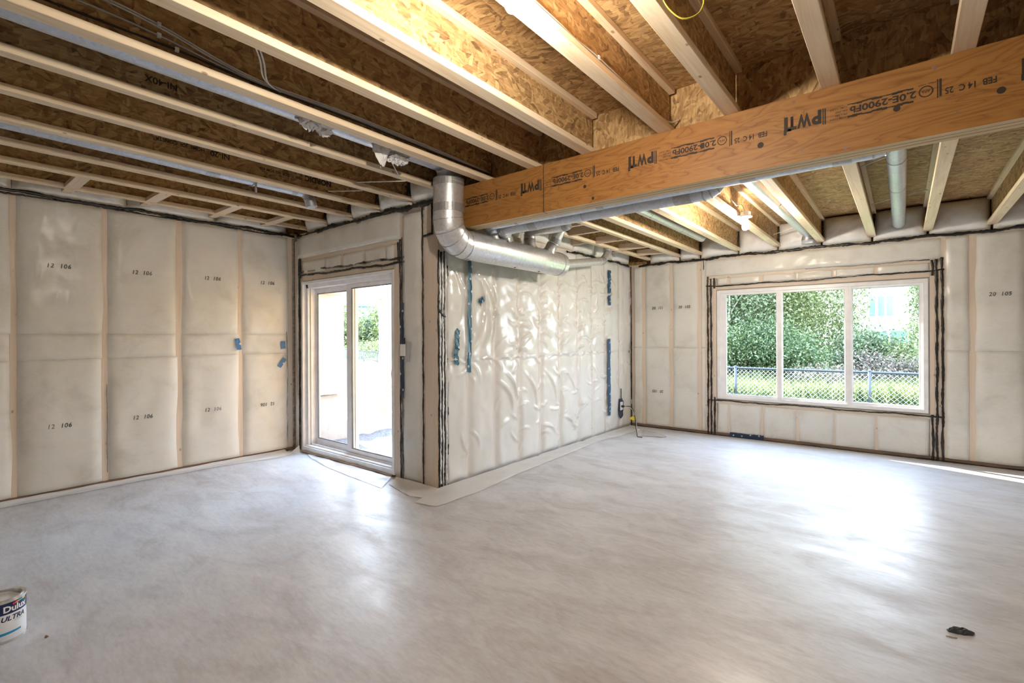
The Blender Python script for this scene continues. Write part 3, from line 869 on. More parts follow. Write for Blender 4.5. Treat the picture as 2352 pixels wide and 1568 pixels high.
# ------------------------------------------------------------------ sliding door
door = empty('door_1', ((DX0 + DX1) / 2, YD, 0), kind='structure')
ringbox(W_DOOR, DX0 - 0.008, DX1 + 0.008, 0.022, DZ1, 0.030, -0.195, 0.016, 0.05).build('door_frame', M['vinyl'], door)
mb = MB(); W_DOOR.box(mb, DX0 + 0.022, DX0 + 0.06, 0.072, DZ1 - 0.03, -0.16, -0.03); W_DOOR.box(mb, DX0 + 0.06, DX0 + 0.075, 0.072, DZ1 - 0.03, -0.16, -0.06)
mb.build('jamb_stop', M['vinyl'], door)
mb = MB(); W_DOOR.box(mb, DX0 + 0.022, DX1 - 0.022, DZ1 - 0.075, DZ1 - 0.03, -0.16, -0.03); mb.build('head_track', M['vinyl'], door)
mb = MB(); W_DOOR.box(mb, DX0 + 0.022, DX1 - 0.022, 0.072, 0.085, -0.17, -0.005); W_DOOR.box(mb, DX0 + 0.022, DX1 - 0.022, 0.085, 0.10, -0.125, -0.117); W_DOOR.box(mb, DX0 + 0.022, DX1 - 0.022, 0.085, 0.10, -0.07, -0.06)
mb.build('sill_track', M['vinyl'], door)
def sash(u0, u1, g0, g1, z0, z1, gz0, gz1, hc):
    mb = MB()
    W_DOOR.box(mb, u0, g0, z0, z1, hc - 0.02, hc + 0.02); W_DOOR.box(mb, g1, u1, z0, z1, hc - 0.02, hc + 0.02)
    W_DOOR.box(mb, g0, g1, z0, gz0, hc - 0.02, hc + 0.02); W_DOOR.box(mb, g0, g1, gz1, z1, hc - 0.02, hc + 0.02)
    s = mb.build('door_sash', M['vinyl'], door)
    ringbox(W_DOOR, g0, g1, gz0, gz1, 0.010, hc + 0.004, hc + 0.018).build('gasket', M['vinyl_grey'], s)
    mb = MB(); W_DOOR.box(mb, g0, g1, gz0, gz1, hc - 0.003, hc + 0.003); mb.build('pane', M['glass'], s)
    return s
sash(-5.640, -4.770, -5.565, -4.862, 0.10, 1.972, 0.158, 1.912, -0.142)
rs = sash(-4.866, -3.958, -4.775, -4.040, 0.10, 1.972, 0.145, 1.926, -0.096)
hp = [W_DOOR.P(-3.998, z, h) for z, h in ((0.92, -0.074), (0.93, -0.050), (0.965, -0.034), (1.01, -0.028), (1.055, -0.034), (1.09, -0.050), (1.10, -0.074))]
MB().tube(hp, 0.009, 8).build('door_handle', M['cable_dark'], rs, smooth=True)
mb = MB(); W_DOOR.box(mb, DX0 - 0.02, DX1 + 0.02, 0.0, 0.022, -0.17, 0.012); mb.build('sill_shim', M['sill_dark_x'], door)
tr = [W_DOOR.P(DX0 + 0.02 + (DX1 - DX0 - 0.04) * t, 0.016 + 0.003 * math.sin(t * 31), 0.024 + 0.004 * math.sin(t * 13)) for t in np.linspace(0, 1, 60)]
MB().tube(tr, [0.013 + 0.002 * math.sin(i * 0.7) for i in range(60)], 8).build('rolled_sill_membrane', m_film('sill_membrane', 0.85, 0.3, (0.50, 0.40, 0.33)), door, smooth=True)

# ------------------------------------------------------------------ ceiling: boards and joists
ceil = empty('ceiling', (0, 0, ZJ), kind='structure')
def board(x0, x1, y0, y1, z, m):
    MB().box(x0 + 0.0015, x1 - 0.0015, y0 + 0.0015, y1 - 0.0015, z, z + 0.019).build('subfloor_board', m, ceil)
ys = [YB - 0.16, -1.72, -0.5, 0.72, 1.94, 3.20]
for i, (a, b) in enumerate(zip(ys[:-1], ys[1:])):
    off = 0.0 if i % 2 else 1.22
    x = XL - 0.17
    cuts = [x]; nx = x + 1.22 + off
    while nx < XR + 0.1: cuts.append(nx); nx += 2.44
    cuts.append(XR + 0.16)
    for c, d in zip(cuts[:-1], cuts[1:]): board(c, d, a, b, ZJ + JD, M['osb_floor'])
ys = [3.17, 4.39, 5.61, YW + 0.24]
for i, (a, b) in enumerate(zip(ys[:-1], ys[1:])):
    cuts = [XJ - 0.16, -1.6 + 0.6 * i, 0.84 + 0.6 * i, XR + 0.16]
    for c, d in zip(cuts[:-1], cuts[1:]): board(c, d, a, b, ZJF + JD, M['osb_floor_far'])
MB().box(XL - 0.17, XR + 0.16, YB - 0.16, 3.2, ZJ + JD + 0.02, ZJ + JD + 0.06).box(XJ - 0.19, XR + 0.16, 3.2, YW + 0.24, ZJF + JD + 0.02, ZJF + JD + 0.17).build('floor_finish', M['plate_x'], ceil)

def joist(x0, w, y0, y1, zb, mf, mw):
    xc = x0 + w / 2
    web = MB().box(xc - 0.005, xc + 0.005, y0 + 0.006, y1, zb + 0.036, zb + JD - 0.036).build('joist', mw, ceil)
    for z in (zb, zb + JD - 0.038):
        b = MB()
        c = 0.003
        prof = [(x0 + c, z), (x0 + w - c, z), (x0 + w, z + c), (x0 + w, z + 0.038 - c), (x0 + w - c, z + 0.038), (x0 + c, z + 0.038), (x0, z + 0.038 - c), (x0, z + c)]
        vs = [(px, y0, pz) for px, pz in prof] + [(px, y1, pz) for px, pz in prof]
        b.add(vs, [tuple(range(8)), tuple(range(15, 7, -1))] + [(i, i + 8, (i + 1) % 8 + 8, (i + 1) % 8) for i in range(8)])
        b.build('flange', mf, web)
    return web
near = [2.64, 2.15, 1.66, 1.17, 0.68, 0.181, -0.333, -0.820, -1.222, -1.785, -2.262, -2.752, -3.222, -3.715, -4.207, -4.690, -5.172]
NJ = []
for x in near:
    NJ.append(joist(x, 0.083 if x > -3 else 0.072, YB, 3.115 if x > XJ - 0.02 else 3.15, ZJ, M['flange'], M['osb_web']))
far = [2.64, 2.15, 1.66, 1.17, 0.690, 0.180, -0.318, -0.822, -1.303, -1.784, -2.288, -2.572, -3.030]
FJ = []
for x in far:
    FJ.append(joist(x, 0.080 if x > -2.4 else 0.062, 3.172, YW + 0.02, ZJF, M['flange_far'], M['osb_web_far']))
# end nailer on the left and flat blocks tying it to the wall
MB().box(-5.655, -5.600, YB, 3.10, ZJ, ZJ + 0.038).build('nailer', M['flange'], ceil)
MB().box(-5.640, -5.628, YB, 3.10, ZJ + 0.038, ZJ + JD).build('nailer_web', M['osb_web'], ceil)
for y in (-1.35, -0.40, 0.30, 0.93, 1.50, 2.10, 2.64):
    MB().box(-5.598, -5.174, y - 0.045, y + 0.045, ZJ + 0.002, ZJ + 0.036).build('ladder_block', M['plate_x'], ceil)
    MB().box(-5.80, -5.657, y - 0.035, y + 0.035, ZJ + 0.002, ZJ + 0.036).build('ladder_block', M['plate_x'], ceil)
for y in (3.9, 4.39, 4.78, 5.40, 6.03, 6.6):
    MB().box(-2.966, -2.574, y - 0.022, y + 0.022, ZJF + 0.002, ZJF + 0.080).build('ladder_block', M['plate_x'], ceil)
for y in (5.30, 6.15):
    MB().box(-3.26, -3.032, y - 0.02, y + 0.02, ZJF + 0.004, ZJF + 0.09).build('ladder_block', M['plate_x'], ceil)
# rim boards
MB().box(XJ, XR, 3.150, 3.170, ZJ + 0.002, ZJ + JD).build('rim_board', M['osb_rim'], ceil)
MB().box(XJ - 0.13, XJ - 0.10, YD + 0.12, YW, ZTF, ZJF + JD).build('rim_board', M['osb_web'], ceil)

# insulation pillows in the joist ends
M['pillow'] = M['batt'].copy(); M['pillow'].name = 'film_wrapped_pillow'
_pb = M['pillow'].node_tree.nodes['Principled BSDF']
_pb.inputs['Roughness'].default_value = 0.38
def pillow(wall, parent, u0, u1, z0, z1, b, seed):
    nu, nz = 22, 16
    s = np.linspace(0, 1, nu)[:, None] * np.ones((1, nz)); t = np.ones((nu, 1)) * np.linspace(0, 1, nz)[None]
    u = u0 + (u1 - u0) * s; z = z0 + (z1 - z0) * t
    e = (1 - np.abs(2 * s - 1) ** 3.5) ** 0.7 * (1 - np.abs(2 * t - 1) ** 3.5) ** 0.6
    h = -0.03 + (b + 0.03) * e + 0.022 * (vnoise(u * 11, z * 11, seed) - 0.5) * e + 0.012 * (vnoise(u * 30, z * 22, seed + 5) - 0.5) * e
    up = np.pad(u, 1, mode='edge'); zp = np.pad(z, 1, mode='edge'); hp_ = np.pad(h, 1, constant_values=-0.09)
    return obj('insulation_pillow', grid_mesh('insulation_pillow', wall.arr(up, zp, hp_)), M['pillow'], parent)
fx = sorted(far)
for i, (a, b) in enumerate(zip(fx[:-1], fx[1:])):
    wj_ = 0.080 if a > -2.4 else 0.062
    pillow(W_FAR, wf, a + wj_ / 2 + 0.012, b + wj_ / 2 - 0.012, ZTF + 0.004, ZJF + JD - 0.004, 0.085, 500 + i)
nx_ = sorted([x for x in near if x < -3.2])
edges = [-5.86, -5.634 - 0.036] + [x for x in nx_]
for i, (a, b) in enumerate(zip(nx_[:-1], nx_[1:])):
    pillow(W_DOOR, wd, a + 0.036 + 0.012, b + 0.036 - 0.012, ZT + 0.004, ZJ + JD - 0.004, 0.075, 540 + i)
pillow(W_DOOR, wd, -5.60, -5.172 + 0.02, ZT + 0.004, ZJ + JD - 0.004, 0.07, 560)
for i in range(8):
    y = YB + 0.15 + i * 0.79
    pillow(W_LEFT, wl, y, y + 0.785, ZT + 0.004, ZJ + JD - 0.004, 0.05, 570 + i)
for i in range(7):
    y = 3.22 + i * 0.55
    pillow(W_JUT, wj, y, y + 0.545, ZTF + 0.004, ZJF + JD - 0.004, 0.045, 590 + i)
# black seal where each joist meets the film
for i, x in enumerate(nx_):
    bead(W_DOOR, wd, [(x + 0.085, ZJ + 0.04), (x + 0.088, ZJ + JD - 0.05)], 0.013, 0.055, seed=600 + i, jit=0.006, blobs=0.6)
for i, x in enumerate(fx):
    bead(W_FAR, wf, [(x + 0.062, ZJF + 0.04), (x + 0.064, ZJF + JD - 0.05)], 0.006, 0.05, seed=640 + i, jit=0.006, blobs=0.6)

# prints on the joist webs
def web_print(j, txt, x, y, z, size, flip=True, bold=0.01):
    me = text_mesh(txt, size, bold)
    # seen from +X the reader's right is +Y; flipped lettering runs the other way
    ex, ey = ((0, -1, 0), (0, 0, -1)) if flip else ((0, 1, 0), (0, 0, 1))
    place_text(me, (x, y, z), ex, ey)
    return obj('web_print', me, M['ink_web'], j)
def wx(x0, w): return x0 + w / 2 + 0.0062
web_print(NJ[14], 'NI-20', wx(-4.207, 0.072), 1.64, 2.826, 0.060, bold=0.0015)
web_print(NJ[14], 'HOME  JOI  CONSTR', wx(-4.207, 0.072), 1.46, 2.822, 0.034, bold=0.001)
web_print(NJ[14], 'NORDIC', wx(-4.207, 0.072), 2.52, 2.826, 0.066, bold=0.003)
web_print(NJ[14], 'H201 FLOOR 302 SOM 406', wx(-4.207, 0.072), 2.24, 2.800, 0.032, bold=0.0006)
web_print(FJ[10], 'NORDIC  NI-40X  302', wx(-2.288, 0.080), 6.6, 2.76, 0.05, bold=0.001)
web_print(FJ[11], 'NORDIC  NI-40X', wx(-2.572, 0.062), 6.7, 2.76, 0.045, bold=0.001)
web_print(NJ[12], 'NI-40X', wx(-3.222, 0.072), 0.98, 2.800, 0.05, bold=0.001)

# ------------------------------------------------------------------ LVL beam
beam = empty('support_beam', (0.0, 3.1, BEAM_Z0), 'long orange laminated timber beam stamped PWT carrying the joists', 'beam')
def ply(x0, x1, y0, y1):
    me = MB().box(x0, x1, y0, y1, BEAM_Z0, ZJ - 0.001).mesh('ply')
    o = obj('ply', me, M['lvl'], beam)
    me.materials.append(M['lvl_edge'])
    for p in me.polygons:
        if abs(p.normal.z) > 0.9: p.material_index = 1
    return o
BX0 = XJ + 0.012
MB().box(-2.1175, -2.1105, BEAM_Y0 + 0.004, BEAM_Y0 + 0.04, BEAM_Z0 + 0.002, ZJ - 0.004).build('butt_joint', M['ink'], beam)
PLY_L = ply(BX0, -2.1180, BEAM_Y0, BEAM_Y0 + 0.0435)
PLY_R = ply(-2.1100, XR - 0.01, BEAM_Y0, BEAM_Y0 + 0.0435)
ply(BX0, XR - 0.01, BEAM_Y0 + 0.0485, BEAM_Y0 + 0.0875); ply(BX0, XR - 0.01, BEAM_Y0 + 0.0925, BEAM_Y0 + 0.134)

def fit(txt, xr, width, zc, height, parent, bold=0.0, mat='ink'):
    """upside-down ink lettering whose first letter starts at xr and runs toward -X"""
    me = text_mesh(txt, 1.0, bold)
    co = np.empty(len(me.vertices) * 3); me.vertices.foreach_get('co', co); co = co.reshape(-1, 3)
    mn, mx = co.min(0), co.max(0)
    kx, kz = width / (mx[0] - mn[0]), height / (mx[1] - mn[1])
    y = BEAM_Y0 - 0.0012
    place_text(me, (xr + mn[0] * kx, y, zc + height / 2 + mn[1] * kz), (-kx, 0, 0), (0, 0, -kz))
    return obj('stamp_lettering', me, M[mat], parent)
def stamp_block(parent, parts):
    mb = MB()
    for (x0, x1, z0, z1) in parts:
        mb.box(x0, x1, BEAM_Y0 - 0.0012, BEAM_Y0 + 0.002, z0, z1)
    return mb.build('stamp_mark', M['ink'], parent)
for xr in (1.24, 0.329, -0.589, -1.492, -2.385):
    par = PLY_R if xr - 0.3 > -2.11 else PLY_L
    zc = 2.527
    if xr > -2.0 or True:
        fit('FEB  14 C  25', xr, 0.172, zc - 0.018, 0.030, par, 0.025)
        fit('2.0E-2900Fb', xr - 0.275, 0.262, zc, 0.035, par, 0.028)
        y = BEAM_Y0 - 0.0006
        MB().ring((xr - 0.240, y, zc + 0.002), (0, -1, 0), 0.022, 0.0265, 0.0012).build('stamp_ring', M['ink'], par)
        fit('APA', xr - 0.224, 0.032, zc + 0.002, 0.013, par, 0.01)
        fit('MILL 1089', xr - 0.205, 0.062, zc + 0.036, 0.007, par, 0.0)
    rb = [(xr - 0.200, xr - 0.196, zc - 0.040, zc + 0.046), (xr - 0.192, xr - 0.184, zc - 0.036, zc + 0.046)]
    for k in range(13):       # smeared rules above and below the grade
        a = xr - 0.285 - k * 0.02
        rb.append((a - 0.022, a, zc + 0.026 + 0.003 * math.sin(k * 1.7), zc + 0.034 + 0.002 * math.sin(k)))
        rb.append((a - 0.022, a, zc - 0.036 + 0.002 * math.sin(k * 2.1), zc - 0.027 + 0.003 * math.sin(k * 1.3)))
    stamp_block(par, rb)
    if xr > -2.5:
        if xr < -2.2: continue
        for k, t in enumerate(('ASTM D5456', 'PR-L280', 'ESR-2909', 'CCMC 11518-R')):
            fit(t, xr - 0.548, 0.075 if k in (0, 3) else 0.05, zc - 0.030 + k * 0.017, 0.009, par, 0.01)
        pw = PLY_R if xr > -1.2 else PLY_R
        stamp_block(par, [(xr - 0.646, xr - 0.640, zc - 0.042, zc + 0.040), (xr - 0.655, xr - 0.650, zc - 0.042, zc + 0.042)])
        fit('P', xr - 0.660, 0.044, zc + 0.004, 0.074, par, 0.05)
        mm = PLY_L if xr < -1.4 else PLY_R
        fit('W', xr - 0.706, 0.066, zc + 0.004, 0.074, mm, 0.05); fit('T', xr - 0.774, 0.044, zc + 0.004, 0.074, mm, 0.05)
        stamp_block(mm, [(xr - 0.834, xr - 0.816, zc - 0.024, zc + 0.044), (xr - 0.836, xr - 0.822, zc - 0.052, zc - 0.024), (xr - 0.822, xr - 0.800, zc - 0.036, zc - 0.024)])
for (x, z, r) in ((-0.623, 2.452, 0.017), (-0.946, 2.528, 0.013), (0.343, 2.455, 0.016), (-0.458, 2.648, 0.009), (0.121, 2.632, 0.010), (-0.019, 2.48, 0.015), (-0.227, 2.34, 0.010), (-0.419, 2.375, 0.008), (-1.757, 2.44, 0.013), (-2.532, 2.632, 0.009), (-2.269, 2.615, 0.010), (-2.547, 2.457, 0.010), (-2.270, 2.405, 0.008), (-1.692, 2.345, 0.011), (-1.66, 2.66, 0.009), (-1.40, 2.60, 0.006), (-1.05, 2.40, 0.006), (0.20, 2.40, 0.006), (-2.0, 2.37, 0.006)):
    o = MB().lathe([(r, 0.0), (r * 0.9, 0.0012)], (x, BEAM_Y0 + 0.0004, z), (0, -1, 0), 14).build('knot', M['ink'] if r > 0.0105 else M['sill_dark'], PLY_R if x > -2.11 else PLY_L)

# ------------------------------------------------------------------ film skirts lying on the floor
def skirt(parent, inner, outer, n=60, m=8, seed=3, name='film_skirt', lift=0.012):
    """ribbon between two floor polylines (same count)"""
    def res(pl):
        pl = np.array(pl, float); d = np.r_[0, np.cumsum(np.hypot(*(pl[1:] - pl[:-1]).T))]
        t = np.linspace(0, d[-1], n); return np.stack([np.interp(t, d, pl[:, 0]), np.interp(t, d, pl[:, 1])], -1)
    a, b = res(inner), res(outer)
    s = np.linspace(0, 1, m)[None, :, None]
    Q = a[:, None] * (1 - s) + b[:, None] * s
    z = 0.004 + 0.010 * vnoise(Q[..., 0] * 9, Q[..., 1] * 9, seed) + lift * np.exp(-((np.linspace(0, 1, m)[None] * np.ones((n, 1))) / 0.12) ** 2)
    z[:, -1] = 0.003 + 0.006 * vnoise(Q[:, -1, 0] * 12, Q[:, -1, 1] * 12, seed + 1)
    return obj(name, grid_mesh(name, np.concatenate([Q, z[..., None]], -1)), M['film_floor'], parent)
skirt(wj, [(-3.27, 3.02), (-3.27, 3.6), (-3.27, 5.0), (-3.27, 6.4), (-3.26, 6.98)], [(-3.168, 2.674), (-2.962, 2.703), (-2.945, 3.205), (-3.02, 3.84), (-3.06, 4.79), (-3.12, 5.6), (-3.05, 6.2), (-3.0, 6.75)], 90, 10, 3)
skirt(wd, [(-3.86, 3.015), (-3.6, 3.015), (-3.27, 3.015)], [(-3.78, 2.86), (-3.56, 2.80), (-3.33, 2.75), (-3.17, 2.80)], 30, 8, 8)
skirt(door, [(-5.45, 2.985), (-4.7, 2.985), (-3.9, 2.985)], [(-5.30, 2.93), (-4.80, 2.83), (-4.3, 2.78), (-3.72, 2.74)], 60, 8, 12, lift=0.008)
skirt(wl, [(-5.845, -1.0), (-5.845, 0.6), (-5.845, 1.6), (-5.845, 2.9)], [(-5.76, -1.0), (-5.74, 0.6), (-5.75, 1.4), (-5.72, 2.2), (-5.60, 2.72), (-5.66, 2.95)], 70, 6, 15, lift=0.02)
MB().add([(-5.66, 2.86, 0.004), (-5.60, 2.95, 0.10), (-5.545, 2.93, 0.004), (-5.62, 2.90, 0.03), (-5.655, 2.87, 0.006), (-5.595, 2.955, 0.102), (-5.54, 2.935, 0.006), (-5.615, 2.905, 0.032)], [(0, 3, 1), (3, 2, 1), (4, 5, 7), (7, 5, 6), (0, 1, 5, 4), (1, 2, 6, 5), (2, 3, 7, 6), (3, 0, 4, 7)]).build('film_corner', M['film_floor'], wl)

# ------------------------------------------------------------------ ducts
def fillet(pts, rad, n=4):
    pts = [Vector(p) for p in pts]
    out = [pts[0]]
    for i in range(1, len(pts) - 1):
        a, b, c = pts[i - 1], pts[i], pts[i + 1]
        d1 = (a - b).normalized(); d2 = (c - b).normalized()
        ang = d1.angle(d2); t = rad / math.tan(ang / 2)
        t = min(t, (a - b).length * 0.49, (c - b).length * 0.49); rr = t * math.tan(ang / 2)
        p, q = b + d1 * t, b + d2 * t
        cen = b + (d1 + d2).normalized() * (rr / math.sin(ang / 2))
        v1, v2 = (p - cen), (q - cen); th = v1.angle(v2)
        for k in range(n + 1):
            s = k / n
            if th < 1e-4: out.append(p); break
            out.append(cen + (v1 * math.sin((1 - s) * th) + v2 * math.sin(s * th)) / math.sin(th))
    out.append(pts[-1])
    return out
def duct(name, pts, r, label, loc=None, mat='galv', rad=None, bands=(), n=28, gores=4, group=None, seams=True, body='duct_body'):
    path = fillet(pts, rad or r * 1.5, gores)
    root = empty(name, loc or pts[0], label, 'duct', group)
    b = MB().tube(path, r, n).build(body, M[mat], root)
    auto_smooth(b, 17)
    def axis_at(i):
        return (path[min(i + 1, len(path) - 1)] - path[max(i - 1, 0)]).normalized()
    if seams:
        k = 0
        for i in range(1, len(path) - 1):
            ax = axis_at(i)
            MB().ring(path[i] - ax * 0.004, ax, r - 0.002, r + 0.0028, 0.008, n).build('crimp_ring', M['galv_tape'], root)
    for (p, ax, w) in bands:
        ax = Vector(ax).normalized()
        MB().ring(Vector(p) - ax * w / 2, ax, r - 0.002, r + 0.0022, w, n).build('foil_tape', M['galv_tape'], root)
    return root
TX, TZ = -2.985, 2.178
trunk = duct('trunk_duct', [(-2.945, -3.3, 2.835), (-2.945, 2.86, 2.835), (-2.965, 2.86, TZ), (TX, 4.60, TZ)], 0.105, 'big bright round steel duct dropping beside the beam and turning along the white film', (-2.95, 2.86, 2.1), bands=())
# rebuild the trunk at its real sizes: slim grey feeder, wide drop and run
for ch in list(trunk.children): bpy.data.objects.remove(ch)
fb = MB().tube(fillet([(-2.945, -3.3, 2.832), (-2.945, 2.86, 2.832), (-2.955, 2.86, 2.60)], 0.14, 4), 0.098, 28).build('feeder', M['galv_dull'], trunk); auto_smooth(fb, 17)
pth = fillet([(-2.952, 2.862, 2.66), (-2.968, 2.862, TZ), (TX, 4.60, TZ)], 0.185, 4)
tb = MB().tube(pth, 0.127, 32).build('trunk', M['galv'], trunk); auto_smooth(tb, 15)
for p, q in zip(pth[1:-1], pth[2:]):
    ax = (q - p).normalized()
    MB().ring(p - ax * 0.003, ax, 0.124, 0.1300, 0.006, 32).build('crimp_ring', M['galv_tape'], trunk)
for z in (2.655, 2.44):
    MB().ring((-2.955, 2.862, z - 0.03), (0, 0, 1), 0.125, 0.1295, 0.065, 32).build('foil_tape', M['galv_tape'], trunk)
MB().ring((TX, 3.10, TZ), (0, 1, 0), 0.125, 0.1300, 0.03, 32).build('foil_tape', M['galv_tape'], trunk)
MB().ring((TX, 4.52, TZ), (0, 1, 0), 0.125, 0.1300, 0.012, 32).build('crimp_ring', M['galv_tape'], trunk)
MB().lathe([(0.127, 0), (0.118, 0.012), (0.05, 0.014)], (TX, 4.60, TZ), (0, 1, 0), 32).build('end_cap', M['galv'], trunk)
mb = MB(); mb.bar((TX + 0.1262, 3.14, TZ - 0.02), (TX + 0.1262, 4.58, TZ - 0.02), 0.003, 0.004); mb.build('seam', M['galv_tape'], trunk)
def boot(p, d, r=0.064, ln=0.09, seed=1):
    """crimped take-off cuff with snipped foil teeth"""
    rr = random.Random(seed); d = Vector(d).normalized(); s = d.orthogonal().normalized(); u = d.cross(s); p = Vector(p)
    vs = []; n = 28
    for k in range(n):
        a = 2 * math.pi * k / n; o = s * math.cos(a) + u * math.sin(a)
        vs += [p + o * (r * 1.25 + rr.uniform(0, 0.012)) - d * rr.uniform(0.0, 0.025), p + o * r * 1.06 + d * 0.02, p + o * r * 1.02 + d * ln, p + o * (r * 0.98) + d * ln]
    fs = [(4 * k + j, 4 * ((k + 1) % n) + j, 4 * ((k + 1) % n) + j + 1, 4 * k + j + 1) for k in range(n) for j in range(3)]
    return MB().add(vs, fs).build('takeoff_cuff', M['galv'], trunk, smooth=True)
boot((TX + 0.03, 3.40, TZ + 0.118), (0.25, 0.0, 1), 0.058, 0.08, 3); boot((TX + 0.03, 3.585, TZ + 0.118), (0.25, 0.0, 1), 0.058, 0.08, 4)
boot((TX, 4.03, TZ + 0.118), (0, 0, 1), 0.062, 0.08, 5); boot((TX + 0.04, 4.33, TZ + 0.105), (0.5, 0.1, 1), 0.058, 0.09, 6)
MB().lathe([(0.055, 0), (0.055, 0.03), (0.050, 0.034), (0.050, 0.05)], (TX + 0.02, 4.612, TZ + 0.01), (0.02, 1, 0.1), 24).build('end_collar', M['galv_tape'], trunk)
for y in (3.75, 4.15):
    MB().lathe([(0.012, 0), (0.010, 0.003)], (TX + 0.03, y, TZ - 0.1245), (0.2, 0, -1), 12).build('test_hole', M['cable_dark'], trunk)

G5 = 'slim supply pipes under the beam'
duct('supply_pipe', [(TX + 0.055, 3.40, 2.36), (-2.90, 3.275, 2.385), (-0.03, 3.275, 2.385), (-0.03, 3.33, 2.62), (-0.03, 6.93, 2.62)], 0.058,
     'grey supply pipe hugging the back of the timber beam', (-2.8, 3.27, 2.33), 'galv_dull', 0.09,
     [((-2.55, 3.275, 2.385), (1, 0, 0), 0.03), ((-1.76, 3.275, 2.385), (1, 0, 0), 0.06), ((-0.74, 3.275, 2.385), (1, 0, 0), 0.09), ((-0.26, 3.275, 2.385), (1, 0, 0), 0.09), ((-0.03, 4.35, 2.62), (0, 1, 0), 0.02), ((-0.03, 5.2, 2.62), (0, 1, 0), 0.012)])
duct('supply_pipe', [(TX + 0.055, 3.585, 2.35), (-2.88, 3.44, 2.362), (-0.975, 3.44, 2.362), (-0.955, 3.50, 2.62), (-0.90, 6.93, 2.62)], 0.058,
     'grey supply pipe second from the beam turning into the bay beside the bulb', (-2.8, 3.43, 2.32), 'galv_dull', 0.09,
     [((-2.50, 3.44, 2.362), (1, 0, 0), 0.08), ((-2.0, 3.44, 2.362), (1, 0, 0), 0.006), ((-1.20, 3.44, 2.362), (1, 0, 0), 0.12), ((-0.925, 5.1, 2.62), (0.016, 1, 0), 0.02)])
duct('supply_pipe', [(TX, 4.03, 2.36), (TX, 4.03, 2.455), (-2.55, 4.03, 2.455), (-2.52, 4.03, 2.47)], 0.056, 'short elbow pipe rising from the middle of the big duct', (TX, 4.03, 2.36), 'galv', 0.07, [((TX, 4.03, 2.40), (0, 0, 1), 0.05)])
duct('supply_pipe', [(TX + 0.085, 4.345, 2.36), (-2.765, 4.40, 2.64)], 0.056, 'slanting pipe rising from the end of the big duct to the ladder joists', (TX + 0.085, 4.345, 2.36), 'galv', 0.07, [((TX + 0.11, 4.352, 2.395), (0.14, 0.055, 0.28), 0.05)])
duct('supply_pipe', [(TX + 0.02, 4.66, 2.19), (-3.02, 5.66, 2.345), (-3.02, 5.80, 2.46), (-3.02, 5.82, 2.52)], 0.048, 'thin pipe leaving the end cap of the big duct along the film wall', (TX, 4.66, 2.15), 'galv', 0.07, [((-3.018, 5.60, 2.336), (0, 1, 0.15), 0.04)])
duct('supply_pipe', [(-2.00, 3.40, 2.62), (-1.99, 6.35, 2.62)], 0.052, 'bright straight pipe between the two joists nearest the ladder blocking', (-2.0, 3.4, 2.56), 'galv', 0.07, [((-1.998, 4.35, 2.62), (0, 1, 0), 0.008), ((-1.995, 5.6, 2.62), (0, 1, 0), 0.012)])
duct('branch_pipe', [(-4.44, -3.3, 2.762), (-4.44, 2.44, 2.762), (-4.42, 2.47, 2.628)], 0.052, 'narrow pale pipe between left joists with a downturned open end', (-4.44, 2.4, 2.62), 'galv_dull', 0.075,
     [((-4.44, 1.61, 2.762), (0, 1, 0), 0.10), ((-4.44, 2.30, 2.762), (0, 1, 0), 0.05)], n=22)
s_ = empty('pipe_strap', (-4.40, 1.93, 2.66), 'thin metal strap hooked under the narrow left pipe', 'strap')
MB().tube([(-4.36, 1.93, 2.82), (-4.38, 1.93, 2.72), (-4.44, 1.93, 2.705), (-4.50, 1.93, 2.72), (-4.51, 1.93, 2.80)], 0.006, 6).build('strap_loop', M['cable_grey'], s_)
MB().box(-4.385, -4.365, 1.925, 1.935, 2.64, 2.73).build('strap_tail', M['cable_grey'], s_)
# boots where pipes turn down at the far wall
def wall_boot(x, y, z, label):
    t = empty('wall_boot', (x, y, z - 0.08), label, 'duct')
    MB().lathe([(0.062, -0.09), (0.062, -0.02), (0.058, 0.0)], (x, y, z), (0, 0, 1), 24).build('cuff', M['galv'], t, smooth=True)
    MB().ring((x, y, z - 0.05), (0, 0, 1), 0.060, 0.066, 0.012, 24).build('crimp_ring', M['galv_tape'], t)
wall_boot(-0.90, 6.88, 2.58, 'round metal boot below the pipe end beside the bulb bay')

# ------------------------------------------------------------------ torn glass wool hanging from the feeder duct
def tuft(name, pts, label, seed):
    """ragged sheet of wool: list of (y, z_top, z_bottom) along the duct"""
    rr = random.Random(seed)
    ys_ = np.linspace(pts[0][0], pts[-1][0], 44)
    zt = np.interp(ys_, [p[0] for p in pts], [p[1] for p in pts]); zb = np.interp(ys_, [p[0] for p in pts], [p[2] for p in pts])
    P = np.zeros((44, 14, 3)); Pb = np.zeros((44, 14, 3))
    for i, y in enumerate(ys_):
        zb_ = zb[i] + rr.uniform(-0.012, 0.012)
        for j in range(14):
            t = j / 13
            z = zt[i] + (zb_ - zt[i]) * t
            x = -2.86 - 0.05 * t + 0.035 * (vnoise(np.array(y * 16), np.array(z * 22), seed) - 0.5) + 0.02 * (vnoise(np.array(y * 45), np.array(z * 45), seed + 1) - 0.5)
            yy = y + 0.012 * math.sin(j * 1.1 + i * 0.4)
            P[i, j] = (x, yy, z); Pb[i, j] = (x - 0.012 * (1.2 - t), yy, z)
    loop = np.concatenate([P, Pb[:, ::-1], P[:, :1]], 1)
    return obj(name, grid_mesh(name, loop), M['wool'], None, label, 'insulation')
